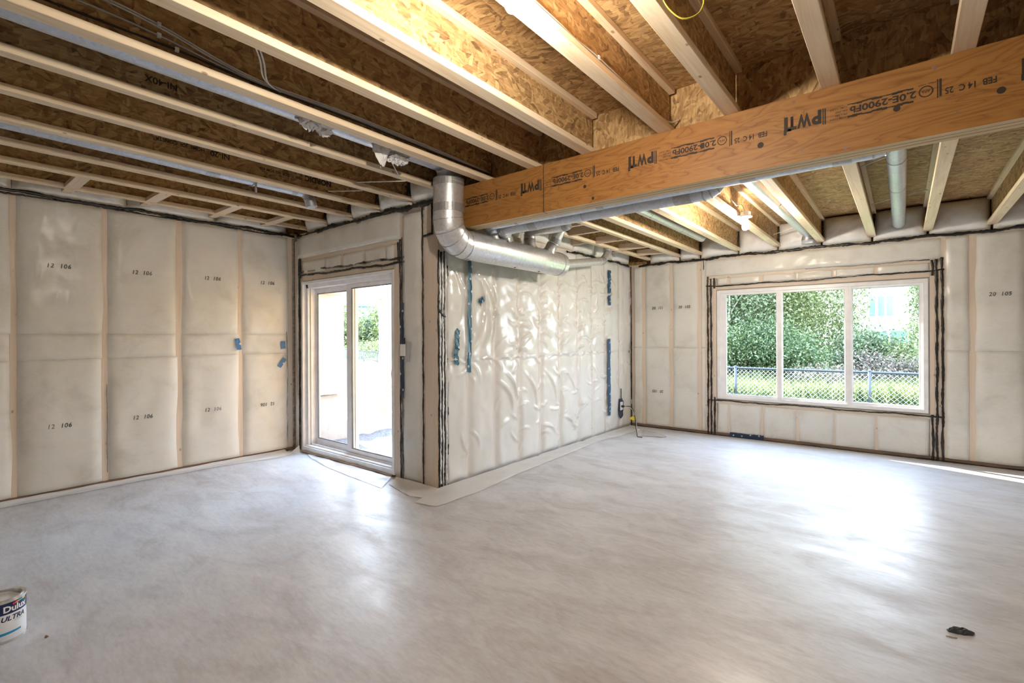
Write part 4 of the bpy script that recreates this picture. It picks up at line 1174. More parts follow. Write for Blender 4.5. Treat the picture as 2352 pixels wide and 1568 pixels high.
tuft('wool_scrap', [(1.50, 2.80, 2.76), (1.55, 2.80, 2.70), (1.60, 2.79, 2.675), (1.66, 2.76, 2.70), (1.72, 2.75, 2.665), (1.755, 2.745, 2.685)], 'torn white glass wool hanging under the grey feeder duct, smaller scrap', 4)
tuft('wool_scrap', [(2.06, 2.79, 2.76), (2.10, 2.79, 2.69), (2.14, 2.78, 2.615), (2.17, 2.76, 2.60), (2.20, 2.76, 2.685), (2.28, 2.75, 2.70), (2.34, 2.75, 2.655), (2.40, 2.745, 2.70)], 'long torn white glass wool hanging beside the downward duct bend', 9)
tuft('wool_scrap', [(2.22, 2.70, 2.66), (2.30, 2.70, 2.65), (2.36, 2.70, 2.665)], 'small white wool shred tucked beside the feeder elbow', 14)

# ------------------------------------------------------------------ bare bulbs
def lampholder(x, y, z, label, mat, parts=True):
    """z: underside of the porcelain plate; bulb hangs below"""
    t = empty('bare_bulb_fixture', (x, y, z - 0.12), label, 'light')
    MB().lathe([(0.050, 0.012), (0.050, 0.048), (0.046, 0.050)], (x, y, z), (0, 0, 1), 8).build('junction_box', M['box_metal'], t)
    p = MB().lathe([(0.028, -0.004), (0.060, 0.0), (0.062, 0.006), (0.050, 0.012)], (x, y, z), (0, 0, 1), 28).build('lampholder_plate', M['porcelain'], t); auto_smooth(p, 40)
    MB().lathe([(0.018, -0.040), (0.022, -0.034), (0.024, -0.006), (0.028, -0.003)], (x, y, z), (0, 0, 1), 24).build('socket', M['porcelain'], t, smooth=True)
    prof = [(0.0005, -0.122), (0.012, -0.1205), (0.022, -0.114), (0.0285, -0.102), (0.030, -0.090), (0.028, -0.076), (0.0225, -0.062), (0.017, -0.050), (0.016, -0.040)]
    MB().lathe(prof, (x, y, z), (0, 0, 1), 28).build('bulb', mat, t, smooth=True)
    MB().bar((x - 0.11, y, z + 0.03), (x - 0.05, y, z + 0.03), 0.03, 0.004).build('mounting_bracket', M['box_metal'], t)
    return t
lampholder(-1.085, 1.372, 2.660, 'glowing bare bulb under the main joists in front of the beam', M['bulb'])
f2 = lampholder(-1.160, 4.990, 2.495, 'glowing bare bulb hanging in the far bay beyond the beam', M['bulb_far'])
MB().tube(fillet([(-1.215, 4.70, 2.62), (-1.205, 4.86, 2.585), (-1.20, 4.90, 2.60), (-1.18, 4.96, 2.62), (-1.16, 4.99, 2.54)], 0.05, 5), 0.004, 6).build('supply_cable', M['cable_white'], f2, smooth=True)

# ------------------------------------------------------------------ cables
def smooth_path(pts, k=8):
    pts = [Vector(p) for p in pts]; out = []
    for i in range(len(pts) - 1):
        p0, p1, p2, p3 = pts[max(i - 1, 0)], pts[i], pts[i + 1], pts[min(i + 2, len(pts) - 1)]
        for j in range(k):
            t = j / k
            out.append(0.5 * ((2 * p1) + (-p0 + p2) * t + (2 * p0 - 5 * p1 + 4 * p2 - p3) * t * t + (-p0 + 3 * p1 - 3 * p2 + p3) * t ** 3))
    out.append(pts[-1]); return out
def cable(name, pts, r, mat, label, staples=(), group=None):
    o = MB().tube(smooth_path(pts), r, 6).build(name, M[mat], None, smooth=True, label=label, cat='cable', group=group)
    for (x, y, z) in staples:
        s = MB().box(x - 0.004, x + 0.008, y - 0.008, y + 0.008, z - 0.010, z + 0.010).build('staple', M['plastic_white'], o)
    return o
CX = -2.697
GC = 'cables stapled along the joist web'
LBL = 'pale electric cable stapled along the joist web above the feeder duct'
cable('electric_cable', [(CX, -0.6, 2.86), (CX, 0.43, 2.785 + 0.075), (CX, 0.757, 2.838), (CX, 1.02, 2.785), (CX, 1.27, 2.762), (CX, 1.75, 2.776), (CX, 2.48, 2.768), (CX, 3.05, 2.752)], 0.0048, 'cable_white', 'pale electric cable topmost in the stapled bundle on the joist web', [(CX, 0.757, 2.838)])
cable('electric_cable', [(CX, -0.6, 2.85), (CX, 0.43, 2.85), (CX, 0.757, 2.826), (CX, 1.02, 2.774), (CX, 1.27, 2.752), (CX, 1.75, 2.765), (CX, 2.48, 2.757), (CX + 0.01, 3.08, 2.742)], 0.0048, 'cable_white', 'pale electric cable second from the top of the stapled bundle on the joist web', [])
cable('electric_cable', [(CX, -0.6, 2.80), (CX, 0.43, 2.80), (CX, 0.757, 2.787), (CX, 1.02, 2.758), (CX, 1.27, 2.745), (CX, 1.75, 2.756), (CX, 2.48, 2.748), (CX + 0.014, 3.10, 2.735)], 0.0045, 'cable_grey', 'grey electric cable in the stapled bundle on the joist web', [(CX, 0.757, 2.787)])
cable('electric_cable', [(CX + 0.004, -0.6, 2.74), (CX + 0.004, 0.36, 2.745), (CX + 0.004, 0.827, 2.750), (CX + 0.004, 1.02, 2.742), (CX + 0.004, 1.27, 2.735), (CX + 0.004, 1.75, 2.745), (CX + 0.004, 2.48, 2.738), (CX + 0.02, 3.09, 2.728)], 0.0045, 'cable_dark', 'dark electric cable lowest in the stapled bundle on the joist web', [(CX + 0.004, 0.827, 2.750)])
cable('crossing_cable', [(-2.215, 0.96, 2.70), (-2.40, 1.08, 2.715), (-2.60, 1.19, 2.735), (CX, 1.30, 2.752)], 0.0048, 'cable_white', 'pale cable crossing one joist bay to join the stapled bundle, upper of two')
cable('crossing_cable', [(-2.215, 0.985, 2.69), (-2.40, 1.10, 2.704), (-2.60, 1.21, 2.722), (CX, 1.33, 2.742)], 0.0048, 'cable_grey', 'grey cable crossing one joist bay to join the stapled bundle, lower of two')
cable('joist_cable', [(-1.150, 0.2, 2.725), (-1.150, 1.616, 2.726), (-1.152, 1.9, 2.722), (-1.148, 2.12, 2.728), (-1.152, 2.6, 2.722), (-1.150, 3.00, 2.722), (-1.12, 3.14, 2.770)], 0.0055, 'cable_white', 'white cable resting on the joist flange behind the near bulb', [(-1.150, 2.12, 2.728)])
cable('wire_loop', [(-0.725, 1.80, 2.76), (-0.725, 1.84, 2.70), (-0.705, 1.87, 2.650), (-0.665, 1.90, 2.612), (-0.620, 1.93, 2.622), (-0.600, 1.95, 2.665), (-0.605, 1.955, 2.72), (-0.62, 1.95, 2.80)], 0.0034, 'yellow_wire', 'yellow wire loop drooping between two joists above the beam')
def rod(a, b, label):
    o = MB().tube([a, b], 0.0045, 6).build('wire_rod', M['plastic_white'], None, smooth=True, label=label, cat='wire')
rod((-0.236, 4.36, 2.60), (0.178, 4.10, 2.63), 'thin pale wire slung between two far joists across the vertical pipe')
rod((-1.222, 6.62, 2.60), (-0.824, 6.30, 2.63), 'thin pale wire crossing under the pipe beside the far bulb')
rod((-0.236, 6.05, 2.68), (0.178, 5.85, 2.70), 'thin pale wire near the far end of the rightmost pipe')
rod((-3.14, 2.50, 2.66), (-3.02, 2.30, 2.74), 'thin pale wire stub hanging beside the duct bend')
rod((-3.21, 2.62, 2.672), (-3.60, 2.42, 2.69), 'thin pale wire crossing the joist bay left of the duct bend')
rod((-3.72, 2.55, 2.672), (-4.05, 2.42, 2.70), 'thin pale wire stub crossing above the door header')

# ------------------------------------------------------------------ tape on the film
def tape(wall, quad, mat, label, h=0.040, dots=0, seed=1, ragged=0.006, curl=0.008):
    """quad: centreline (u0,z0)-(u1,z1) and width"""
    (u0, z0), (u1, z1), w = quad
    rr = random.Random(seed); n = 26; m = 5
    du, dz = u1 - u0, z1 - z0; ln = math.hypot(du, dz); nx, nz = -dz / ln, du / ln
    U = np.zeros((n, m)); Z = np.zeros((n, m)); Hh = np.zeros((n, m))
    for i in range(n):
        t = i / (n - 1); e = rr.uniform(-1, 1) * ragged
        for j in range(m):
            s = (j / (m - 1) - 0.5) * w
            end = rr.uniform(-1, 1) * ragged * (1 if i in (0, n - 1) else 0.25)
            U[i, j] = u0 + du * t + nx * (s + e * (abs(s) / w * 2)) + du / ln * end
            Z[i, j] = z0 + dz * t + nz * (s + e * (abs(s) / w * 2)) + dz / ln * end
            Hh[i, j] = h + curl * (vnoise(np.array(t * 9), np.array(j * 0.7), seed) - 0.3)
    top = wall.arr(U, Z, Hh); back = wall.arr(U, Z, Hh - 0.0015)
    loop = np.concatenate([top, back[:, ::-1], top[:, :1]], 1)
    o = obj('tape_strip', grid_mesh('tape_strip', loop, smooth=False), M[mat], None, label, 'tape')
    for k in range(dots):
        t = (k + 0.5) / dots; s = rr.choice((-0.36, 0.0, 0.36)) * w
        c = wall.P(u0 + du * t + nx * s, z0 + dz * t + nz * s, h + 0.0075)
        MB().ring(c, wall.n(), 0.0055, 0.010, 0.001, 14).build('printed_ring', M['white_print'], o)
    return o
tape(W_JUT, ((3.428, 2.115), (3.413, 1.036), 0.052), 'tape_teal', 'long teal tape strip hanging on the film directly below the big duct', 0.046, 9, 1)
tape(W_JUT, ((3.258, 1.45), (3.235, 1.115), 0.055), 'tape_teal', 'short torn teal tape strip beside the black sealant lines', 0.046, 3, 2, 0.012)
tape(W_JUT, ((3.555, 1.715), (3.640, 1.765), 0.050), 'tape_teal', 'small crumpled blue tape scrap on the glossy film', 0.050, 1, 3, 0.020, 0.02)
tape(W_JUT, ((6.305, 2.308), (6.300, 1.822), 0.075), 'tape', 'upper blue tape strip near the far corner of the film wall', 0.044, 5, 4, 0.010)
tape(W_JUT, ((6.282, 1.345), (6.280, 0.255), 0.080), 'tape', 'lower longer blue tape strip near the far corner of the film wall', 0.044, 9, 5, 0.008)
tape(W_DOOR, ((-3.757, 1.705), (-3.757, 0.80), 0.050), 'tape_navy', 'navy tape strip running down beside the sliding door', 0.036, 6, 6, 0.006)
tape(W_LEFT, ((2.365, 1.372), (2.390, 1.245), 0.048), 'tape_bright', 'blue tape patch on the stud of the left wall', 0.040, 1, 7, 0.003, 0.004)
tape(W_LEFT, ((2.885, 1.335), (2.888, 1.245), 0.056), 'tape_bright', 'upper square blue tape patch next to the corner of the left wall', 0.040, 0, 8, 0.003, 0.004)
tape(W_LEFT, ((2.835, 1.030), (2.905, 1.130), 0.050), 'tape_bright', 'slanting blue tape patch next to the corner of the left wall', 0.044, 1, 9, 0.004, 0.004)
tape(W_FAR, ((-1.85, 0.028), (-1.43, 0.032), 0.066), 'tape_navy', 'navy tape strip stuck low on the far wall under the window', 0.030, 4, 10, 0.004, 0.004)

# ------------------------------------------------------------------ small wall devices
t = empty('contact_sensor', (-3.728, YD, 1.14), 'small white box on grey tape beside the sliding door', 'sensor')
mb = MB(); W_DOOR.box(mb, -3.748, -3.650, 1.145, 1.335, 0.030, 0.034); mb.build('grey_backing', M['cable_grey'], t)
mb = MB(); W_DOOR.box(mb, -3.758, -3.700, 1.199, 1.311, 0.042, 0.062); auto_smooth(mb.build('cover', M['plastic_white'], t), 30)
mb = MB(); W_DOOR.box(mb, -3.750, -3.712, 1.313, 1.372, 0.036, 0.048); mb.build('wire_shroud', M['tape_navy'], t)
t = empty('outlet_box', (XJ, 6.65, 0.2), 'taped outlet box with a white cover near the corner floor', 'outlet')
mb = MB(); W_JUT.box(mb, 6.615, 6.705, 0.285, 0.405, 0.022, 0.044); mb.build('cover', M['plastic_white'], t)
tp = MB(); W_JUT.box(tp, 6.600, 6.614, 0.27, 0.42, 0.022, 0.046); W_JUT.box(tp, 6.706, 6.722, 0.27, 0.42, 0.022, 0.046); W_JUT.box(tp, 6.600, 6.70, 0.406, 0.452, 0.022, 0.040)
tp.build('tape_edge', M['tape_navy'], t)
mb = MB().add([W_JUT.P(u, z, h) for h in (0.036, 0.030) for u, z in ((6.595, 0.28), (6.725, 0.28), (6.735, 0.20), (6.70, 0.175), (6.655, 0.16), (6.62, 0.19), (6.59, 0.235))], [tuple(range(7)), tuple(range(13, 6, -1))] + [(i, (i + 1) % 7, (i + 1) % 7 + 7, i + 7) for i in range(7)])
mb.build('tape_flap', M['tape_navy'], t)
mb = MB(); W_JUT.box(mb, 6.672, 6.684, 0.45, 0.60, 0.028, 0.034); mb.build('seal_strip', M['cable_dark'], t)
pl = MB().tube([(XJ + 0.046, 6.66, 0.342), (XJ + 0.085, 6.66, 0.342)], 0.016, 10).build('plug', M['cable_dark'], t, smooth=True)
cpath = [(XJ + 0.085, 6.66, 0.342), (XJ + 0.16, 6.69, 0.345), (XJ + 0.20, 6.72, 0.30), (XJ + 0.215, 6.72, 0.23), (XJ + 0.26, 6.66, 0.165), (XJ + 0.33, 6.52, 0.09), (XJ + 0.42, 6.36, 0.03), (XJ + 0.47, 6.28, 0.006), (XJ + 0.53, 6.29, 0.006)]
pc = MB().tube(smooth_path(cpath), 0.0055, 8).build('power_cord', M['cable_dark'], None, smooth=True, label='black power cord with a yellow tag drooping from the outlet to the floor', cat='cord')
cp2 = [(p[0] + 0.012, p[1] - 0.02 * math.sin(i * 0.8), max(0.006, p[2] - 0.03 * math.sin(i * 0.5))) for i, p in enumerate(cpath)]
MB().tube(smooth_path(cp2), 0.0045, 8).build('second_strand', M['cable_grey'], pc, smooth=True)
c = Vector((XJ + 0.215, 6.685, 0.175))
MB().add([c + Vector(q) for q in ((-0.055, -0.02, 0.0), (0.0, 0.0, 0.032), (0.035, 0.015, 0.018), (0.04, 0.015, -0.022), (-0.01, 0.0, -0.028), (-0.055, -0.018, -0.001), (0.001, 0.003, 0.032), (0.036, 0.018, 0.018), (0.041, 0.018, -0.022), (-0.009, 0.003, -0.028))], [(0, 1, 2, 3, 4), (9, 8, 7, 6, 5), (0, 5, 6, 1), (1, 6, 7, 2), (2, 7, 8, 3), (3, 8, 9, 4), (4, 9, 5, 0)]).build('yellow_tag', M['yellow'], pc)

# ------------------------------------------------------------------ things on the floor
b = MB().add([(-2.98, 6.80, 0.003), (-2.62, 6.62, 0.003), (-2.515, 6.50, 0.003), (-2.56, 6.44, 0.003), (-2.80, 6.37, 0.003), (-2.98, 6.80, 0.012), (-2.62, 6.62, 0.012), (-2.515, 6.50, 0.012), (-2.56, 6.44, 0.012), (-2.80, 6.37, 0.012)], [(4, 3, 2, 1, 0), (5, 6, 7, 8, 9), (0, 1, 6, 5), (1, 2, 7, 6), (2, 3, 8, 7), (3, 4, 9, 8), (4, 0, 5, 9)])
b.build('board_scrap', M['old_concrete'], None, label='flat grey board scrap on the slab in front of the power cord', cat='board')

CANX, CANY, CANR, CANH = -3.268, 0.290, 0.083, 0.190
can = empty('paint_can', (CANX, CANY, 0), 'white and navy paint can with open lid rim on the slab', 'paint can')
MB().lathe([(CANR - 0.003, 0.0), (CANR, 0.004), (CANR, CANH - 0.006), (CANR - 0.002, CANH - 0.002), (CANR - 0.006, CANH - 0.002), (CANR - 0.008, CANH - 0.022)], (CANX, CANY, 0), (0, 0, 1), 64).build('can_body', M['can_white'], can, smooth=False)
auto_smooth(can.children[0], 40)
for z in (0.0, CANH - 0.010):
    auto_smooth(MB().ring((CANX, CANY, z), (0, 0, 1), CANR - 0.004, CANR + 0.0025, 0.010, 64).build('rim', M['can_steel'], can), 40)
auto_smooth(MB().ring((CANX, CANY, CANH - 0.002), (0, 0, 1), CANR - 0.014, CANR - 0.006, 0.005, 64).build('inner_rim', M['can_steel'], can), 40)
MB().lathe([(CANR - 0.013, CANH - 0.020), (CANR - 0.015, CANH - 0.018), (CANR - 0.030, CANH - 0.018), (CANR - 0.034, CANH - 0.014)], (CANX, CANY, 0), (0, 0, 1), 48).build('lid', M['paint'], can)
def wrap(me, a0, z0, dr, parent, name, mat):
    """bend flat lettering round the can; a0 is the start angle, letters run clockwise seen from above reversed"""
    co = np.empty(len(me.vertices) * 3); me.vertices.foreach_get('co', co); co = co.reshape(-1, 3)
    r = CANR + dr
    a = a0 + co[:, 0] / r
    out = np.stack([CANX + r * np.cos(a), CANY + r * np.sin(a), z0 + co[:, 1]], -1)
    me.vertices.foreach_set('co', out.reshape(-1)); me.update()
    return obj(name, me, M[mat], parent)
def band(z0, z1, a0, a1, dr, name, mat, slant=0.0, n=40):
    A = np.linspace(a0, a1, n); r = CANR + dr
    P = np.zeros((n, 2, 3))
    for i, a in enumerate(A):
        k = slant * i / (n - 1)
        P[i, 0] = (CANX + r * math.cos(a), CANY + r * math.sin(a), z0 + k); P[i, 1] = (CANX + r * math.cos(a), CANY + r * math.sin(a), z1 + k * 0.2)
    return obj(name, grid_mesh(name, P), M[mat], can)
A_VIEW = math.atan2(-CANY, -CANX)            # the side that faces the camera
band(CANH - 0.062, CANH - 0.011, 0, 2 * math.pi, 0.0006, 'navy_band', 'can_navy', n=72)
AT = A_VIEW + 0.06
wrap(text_mesh('Dulux', 0.038, 0.0012), AT, CANH - 0.052, 0.0012, can, 'lettering', 'white_print')
wrap(text_mesh('ULTRA', 0.030, 0.0008, 0.25), AT - 0.10, CANH - 0.092, 0.0010, can, 'lettering', 'can_navy')
wrap(text_mesh('INTERIOR', 0.008, 0.0), AT + 0.45, CANH - 0.102, 0.0010, can, 'lettering', 'cable_grey')
for k, (a, mname) in enumerate(((0.50, 'red'), (0.62, 'orange'), (0.80, 'cyan'), (0.98, 'lime'))):
    band(CANH - 0.026 + 0.002 * k, CANH - 0.018 + 0.002 * k, AT + a - 0.10, AT + a + 0.10, 0.0013, 'colour_swash', mname, 0.003, 8)
band(0.028, 0.046, A_VIEW - 1.4, A_VIEW + 0.85, 0.0008, 'blue_stripe', 'can_blue', 0.012)
hd = [(CANX + (CANR + 0.012) * math.cos(A_VIEW + 1.9 + t * 2.6), CANY + (CANR + 0.012) * math.sin(A_VIEW + 1.9 + t * 2.6), 0.135 - 0.09 * math.sin(t * math.pi)) for t in np.linspace(0, 1, 20)]
MB().tube(hd, 0.002, 6).build('wire_handle', M['can_steel'], can, smooth=True)

def crumple(name, c, ln, wd, ht, ang, label, mat, seed):
    rr = random.Random(seed); n, m = 12, 7
    P = np.zeros((n, m, 3))
    for i in range(n):
        for j in range(m):
            s = i / (n - 1) - 0.5; t = j / (m - 1) - 0.5
            env = (1 - abs(2 * s) ** 3) * 0.8 + 0.25
            x = s * ln; y = t * wd * env + rr.uniform(-1, 1) * wd * 0.12
            z = 0.003 + ht * max(0, (1 - abs(2 * t) ** 2)) * env * rr.uniform(0.4, 1.0)
            P[i, j] = (c[0] + x * math.cos(ang) - y * math.sin(ang), c[1] + x * math.sin(ang) + y * math.cos(ang), z)
    B = P.copy(); B[..., 2] = np.maximum(0.0005, B[..., 2] - 0.003)
    loop = np.concatenate([P, B[:, ::-1], P[:, :1]], 1)
    return obj(name, grid_mesh(name, loop, smooth=False), M[mat], None, label, 'debris')
crumple('plastic_scrap', (0.205, 3.065), 0.105, 0.040, 0.024, 0.45, 'dark crumpled plastic scrap lying on the open slab', 'scrap', 3)
crumple('plastic_sliver', (0.168, 2.99), 0.040, 0.008, 0.003, 0.2, 'thin grey sliver lying just beside the dark plastic scrap', 'cable_grey', 6)
crumple('wood_chip', (-3.10, 0.42), 0.016, 0.012, 0.008, 0.2, 'tiny brown wood chip on the slab beside the paint can', 'sill_dark', 5)

# ================================================================== outside
# ---- ground
def heightfield(name, xs, ys_, fn, mat):
    X, Y = np.meshgrid(xs, ys_, indexing='ij')
    return obj(name, grid_mesh(name, np.stack([X, Y, fn(X, Y)], -1)), M[mat], kind='structure')
heightfield('gravel_patio', np.linspace(-6.32, -3.45, 50), np.linspace(3.20, 8.2, 80), lambda X, Y: -0.10 + 0.05 * vnoise(X * 7, Y * 7, 4) + 0.12 * np.clip((Y - 4.2) / 1.5, 0, 1) * vnoise(X * 2, Y * 2, 2), 'gravel')
heightfield('dirt_yard', np.linspace(-15.5, -6.40, 110), np.linspace(2.0, 11.3, 110), lambda X, Y: 0.10 + 0.04 * vnoise(X * 2.5, Y * 2.5, 7) + 0.62 * np.exp(-(((X + 11.2) / 2.2) ** 2 + ((Y - 7.6) / 1.7) ** 2)) * (0.65 + 0.5 * vnoise(X * 2.2, Y * 2.2, 9) + 0.12 * vnoise(X * 7, Y * 7, 3)) - 0.3 * np.clip((Y - 10.3), 0, 1), 'dirt')
heightfield('lawn', np.linspace(-75, 30, 80), np.linspace(7.35, 70, 60), lambda X, Y: -0.16 + 0.10 * vnoise(X * 0.3, Y * 0.3, 1) + 0.02 * np.clip(Y - 14, 0, 30) * 0.3, 'lawn')
heightfield('side_lawn', np.linspace(-75, -9.1, 40), np.linspace(-40, 7.35, 30), lambda X, Y: -0.10 + 0.05 * vnoise(X * 0.4, Y * 0.4, 1), 'lawn')
pp = np.array([(-60, 33), (-31, 20.2), (-18, 15.4), (-10, 13.6)])
MB().add([(x, y, -0.02) for x, y in pp] + [(x - 0.9, y + 1.5, -0.02) for x, y in pp] + [(x, y, 0.0) for x, y in pp] + [(x - 0.9, y + 1.5, 0.0) for x, y in pp],
         [(8 + i, 9 + i, 13 + i, 12 + i) for i in range(3)] + [(i, i + 1, 9 + i, 8 + i) for i in range(3)]).build('garden_path', M['path'], kind='structure')

# ---- retaining walls and the house wing with lap siding
def rough_block(name, x0, x1, y0, y1, z0, z1, label):
    n = 30
    b = MB()
    ys_ = np.linspace(y0, y1, n)
    vs = []
    for y in ys_:
        w = 0.012 * (float(vnoise(np.array(y * 5.0), np.array(1.0), 3)) - 0.5); zt = z1 + 0.03 * (float(vnoise(np.array(y * 4.0), np.array(2.0), 5)) - 0.5)
        vs += [(x0, y, z0), (x1 + w, y, z0), (x1 + w, y, zt - 0.012), (x1 + w - 0.012, y, zt), (x0, y, zt)]
    fs = [(5 * i + j, 5 * i + (j + 1) % 5, 5 * (i + 1) + (j + 1) % 5, 5 * (i + 1) + j) for i in range(n - 1) for j in range(5)]
    fs += [(4, 3, 2, 1, 0), tuple(5 * (n - 1) + k for k in range(5))]
    return b.add(vs, fs).build(name, M['old_concrete'], None, label=label, cat='wall')
rough_block('retaining_wall', -6.45, -6.30, 3.22, 7.4, -0.25, 0.19, 'low rough concrete retaining wall outside the sliding door')
rough_block('foundation_wall', -6.62, -6.452, 3.22, 4.12, -0.25, 0.56, 'higher concrete foundation under the white siding outside the door')
wing = empty('house_wing', (-7.5, 3.4, 0.5), 'white lap siding wing of the house outside the sliding door', 'building')
MB().box(-9.0, -6.42, -3.4, 4.0, 0.563, 5.5).build('wing_body', M['siding'], wing)
lap0 = None
for k in range(24):
    z = 0.565 + k * 0.085
    if lap0 is None:
        lap0 = MB().add([(-6.419, 2.9, z), (-6.400, 2.9, z), (-6.408, 2.9, z + 0.084), (-6.419, 2.9, z + 0.084), (-6.419, 4.0, z), (-6.400, 4.0, z), (-6.408, 4.0, z + 0.084), (-6.419, 4.0, z + 0.084)], [(3, 2, 1, 0), (4, 5, 6, 7), (0, 1, 5, 4), (1, 2, 6, 5), (2, 3, 7, 6), (3, 0, 4, 7)]).build('siding_lap', M['siding'], wing)
    else:
        o = lap0.copy(); COL.objects.link(o); o.location = lap0.location + Vector((0, 0, k * 0.085))
MB().box(-6.44, -6.375, 4.0, 4.045, 0.563, 2.66).build('corner_trim', M['siding'], wing)

# ---- deck over the patio
deck = empty('deck', (-5.0, 4.8, 0.1), 'raw timber deck roofing the patio outside the sliding door', 'deck')
MB().box(-6.68, -6.56, 4.08, 7.2, 1.995, 2.20).build('header_beam', M['deck'], deck)
MB().box(-6.68, -6.56, 2.9, 4.075, 2.62, 2.80).build('ledger', M['deck'], deck)
MB().box(-6.37, -6.30, 3.23, 3.98, 1.985, 2.19).build('rim_joist', M['deck'], deck)
for k, x in enumerate((-5.8, -5.3, -4.8, -4.3, -3.8)):
    MB().box(x - 0.02, x + 0.02, 3.24, 3.98, 2.20, 2.42).build('deck_joist', M['deck'], deck)
p0 = None
for k in range(5):
    y = 3.26 + k * 0.145
    if p0 is None: p0 = MB().box(-6.7, -3.5, y, y + 0.138, 2.421, 2.459).build('deck_plank', M['deck'], deck)
    else:
        o = p0.copy(); COL.objects.link(o); o.location = p0.location + Vector((0, k * 0.145, 0))
MB().box(-6.675, -6.525, 4.875, 5.025, 0.12, 1.994).build('deck_post', M['post'], deck)
MB().box(-6.70, -6.46, 4.84, 5.06, 0.05, 0.12).build('post_base', M['old_concrete'], deck)

# ---- chain-link fence
fence = empty('chain_link_fence', (-3, 12, -0.3), 'black chain-link fence with round top rail beyond the window', 'fence')
FP = [(-42, 24.0), (-19.0, 14.0), (-14.4, 12.1), (8.0, 12.0)]
RZ, BZ = 0.632, -0.42
for (a, b) in zip(FP[:-1], FP[1:]):
    MB().tube([(*a, RZ), (*b, RZ)], 0.024, 10).build('top_rail', M['fence'], fence, smooth=True)
post0 = None
def fpost(x, y):
    global post0
    if post0 is None:
        post0 = MB().tube([(x, y, BZ), (x, y, RZ + 0.02)], 0.030, 10).build('fence_post', M['fence'], fence, smooth=True); post0['o'] = (x, y)
        MB().lathe([(0.034, 0), (0.034, 0.02), (0.02, 0.035), (0.004, 0.04)], (x, y, RZ + 0.018), (0, 0, 1), 10).build('post_cap', M['fence'], post0)
    else:
        o = post0.copy(); COL.objects.link(o); ox, oy = post0['o']; o.location = post0.location + Vector((x - ox, y - oy, 0))
        for g in post0.children:
            c = g.copy(); COL.objects.link(c); c.parent = o
for x in (-13.0, -10.5, -8.0, -5.51, -3.01, -0.52, 1.98, 4.5, 7.0):
    fpost(x, 12.0 + 0.1 * max(0, -(x + 8)) / 6.4)
for t in (0.03, 0.16, 0.30, 0.45, 0.62, 0.8, 0.98):
    fpost(-19.0 + t * -23, 14.0 + t * 10)
wm = MB()
def mesh_run(a, b, pitch, r):
    a, b = Vector((*a, 0)), Vector((*b, 0)); d = b - a; ln = d.length; d.normalize(); hgt = RZ + 0.035 - BZ
    k = -hgt
    side = Vector((-d.y, d.x, 0))
    while k < ln:
        for sg in (1, -1):
            s0, s1 = (k, k + hgt) if sg > 0 else (k + hgt, k)
            # clip to 0..ln
            pts = []
            for s, z in ((s0, BZ), (s1, RZ + 0.035)):
                pts.append((s, z))
            (sa, za), (sb, zb) = pts
            for lim in (0.0, ln):
                if (sa - lim) * (sb - lim) < 0:
                    zc = za + (zb - za) * (lim - sa) / (sb - sa)
                    if (sa < lim) == (lim == 0.0): sa, za = lim, zc
                    else: sb, zb = lim, zc
            if max(sa, sb) <= 0 or min(sa, sb) >= ln or abs(zb - za) < 0.02: continue
            p = a + d * sa + Vector((0, 0, za)) + side * 0.003 * sg; q = a + d * sb + Vector((0, 0, zb)) + side * 0.003 * sg
            wm.tube([p, q], r, 3, caps=False)
        k += pitch
mesh_run(FP[2], FP[3], 0.090, 0.0044); mesh_run(FP[1], FP[2], 0.14, 0.004); mesh_run(FP[0], FP[1], 0.30, 0.005)
wm.build('wire_mesh', M['wire'], fence, kind='stuff')

# ---- trees and shrubs
def foliage(c, rad, n, size, seed, clumps=40, spread=0.26):
    g = np.random.default_rng(seed)
    d = g.normal(size=(clumps, 3)); d /= np.linalg.norm(d, axis=1)[:, None]
    cc = d * (g.uniform(0.25, 1.0, (clumps, 1)) ** 0.5)
    cl = cc[g.integers(0, clumps, n)] + g.normal(size=(n, 3)) * spread
    p = np.array(c)[None] + cl * np.array(rad)[None]
    p[:, 2] = np.maximum(p[:, 2], -0.05)
    t = g.normal(size=(n, 3)); t /= np.linalg.norm(t, axis=1)[:, None]
    b = np.cross(t, g.normal(size=(n, 3))); b /= np.linalg.norm(b, axis=1)[:, None]
    s = size * g.uniform(0.6, 1.3, (n, 1))
    V = np.stack([p - t * s, p + b * s * 0.45, p + t * s, p - b * s * 0.45], 1).reshape(-1, 3)
    me = bpy.data.meshes.new('foliage')
    me.vertices.add(len(V)); me.vertices.foreach_set('co', V.reshape(-1))
    me.loops.add(4 * n); me.loops.foreach_set('vertex_index', np.arange(4 * n))
    me.polygons.add(n); me.polygons.foreach_set('loop_start', np.arange(0, 4 * n, 4)); me.polygons.foreach_set('loop_total', np.full(n, 4))
    me.update(calc_edges=True); me.validate()
    return me
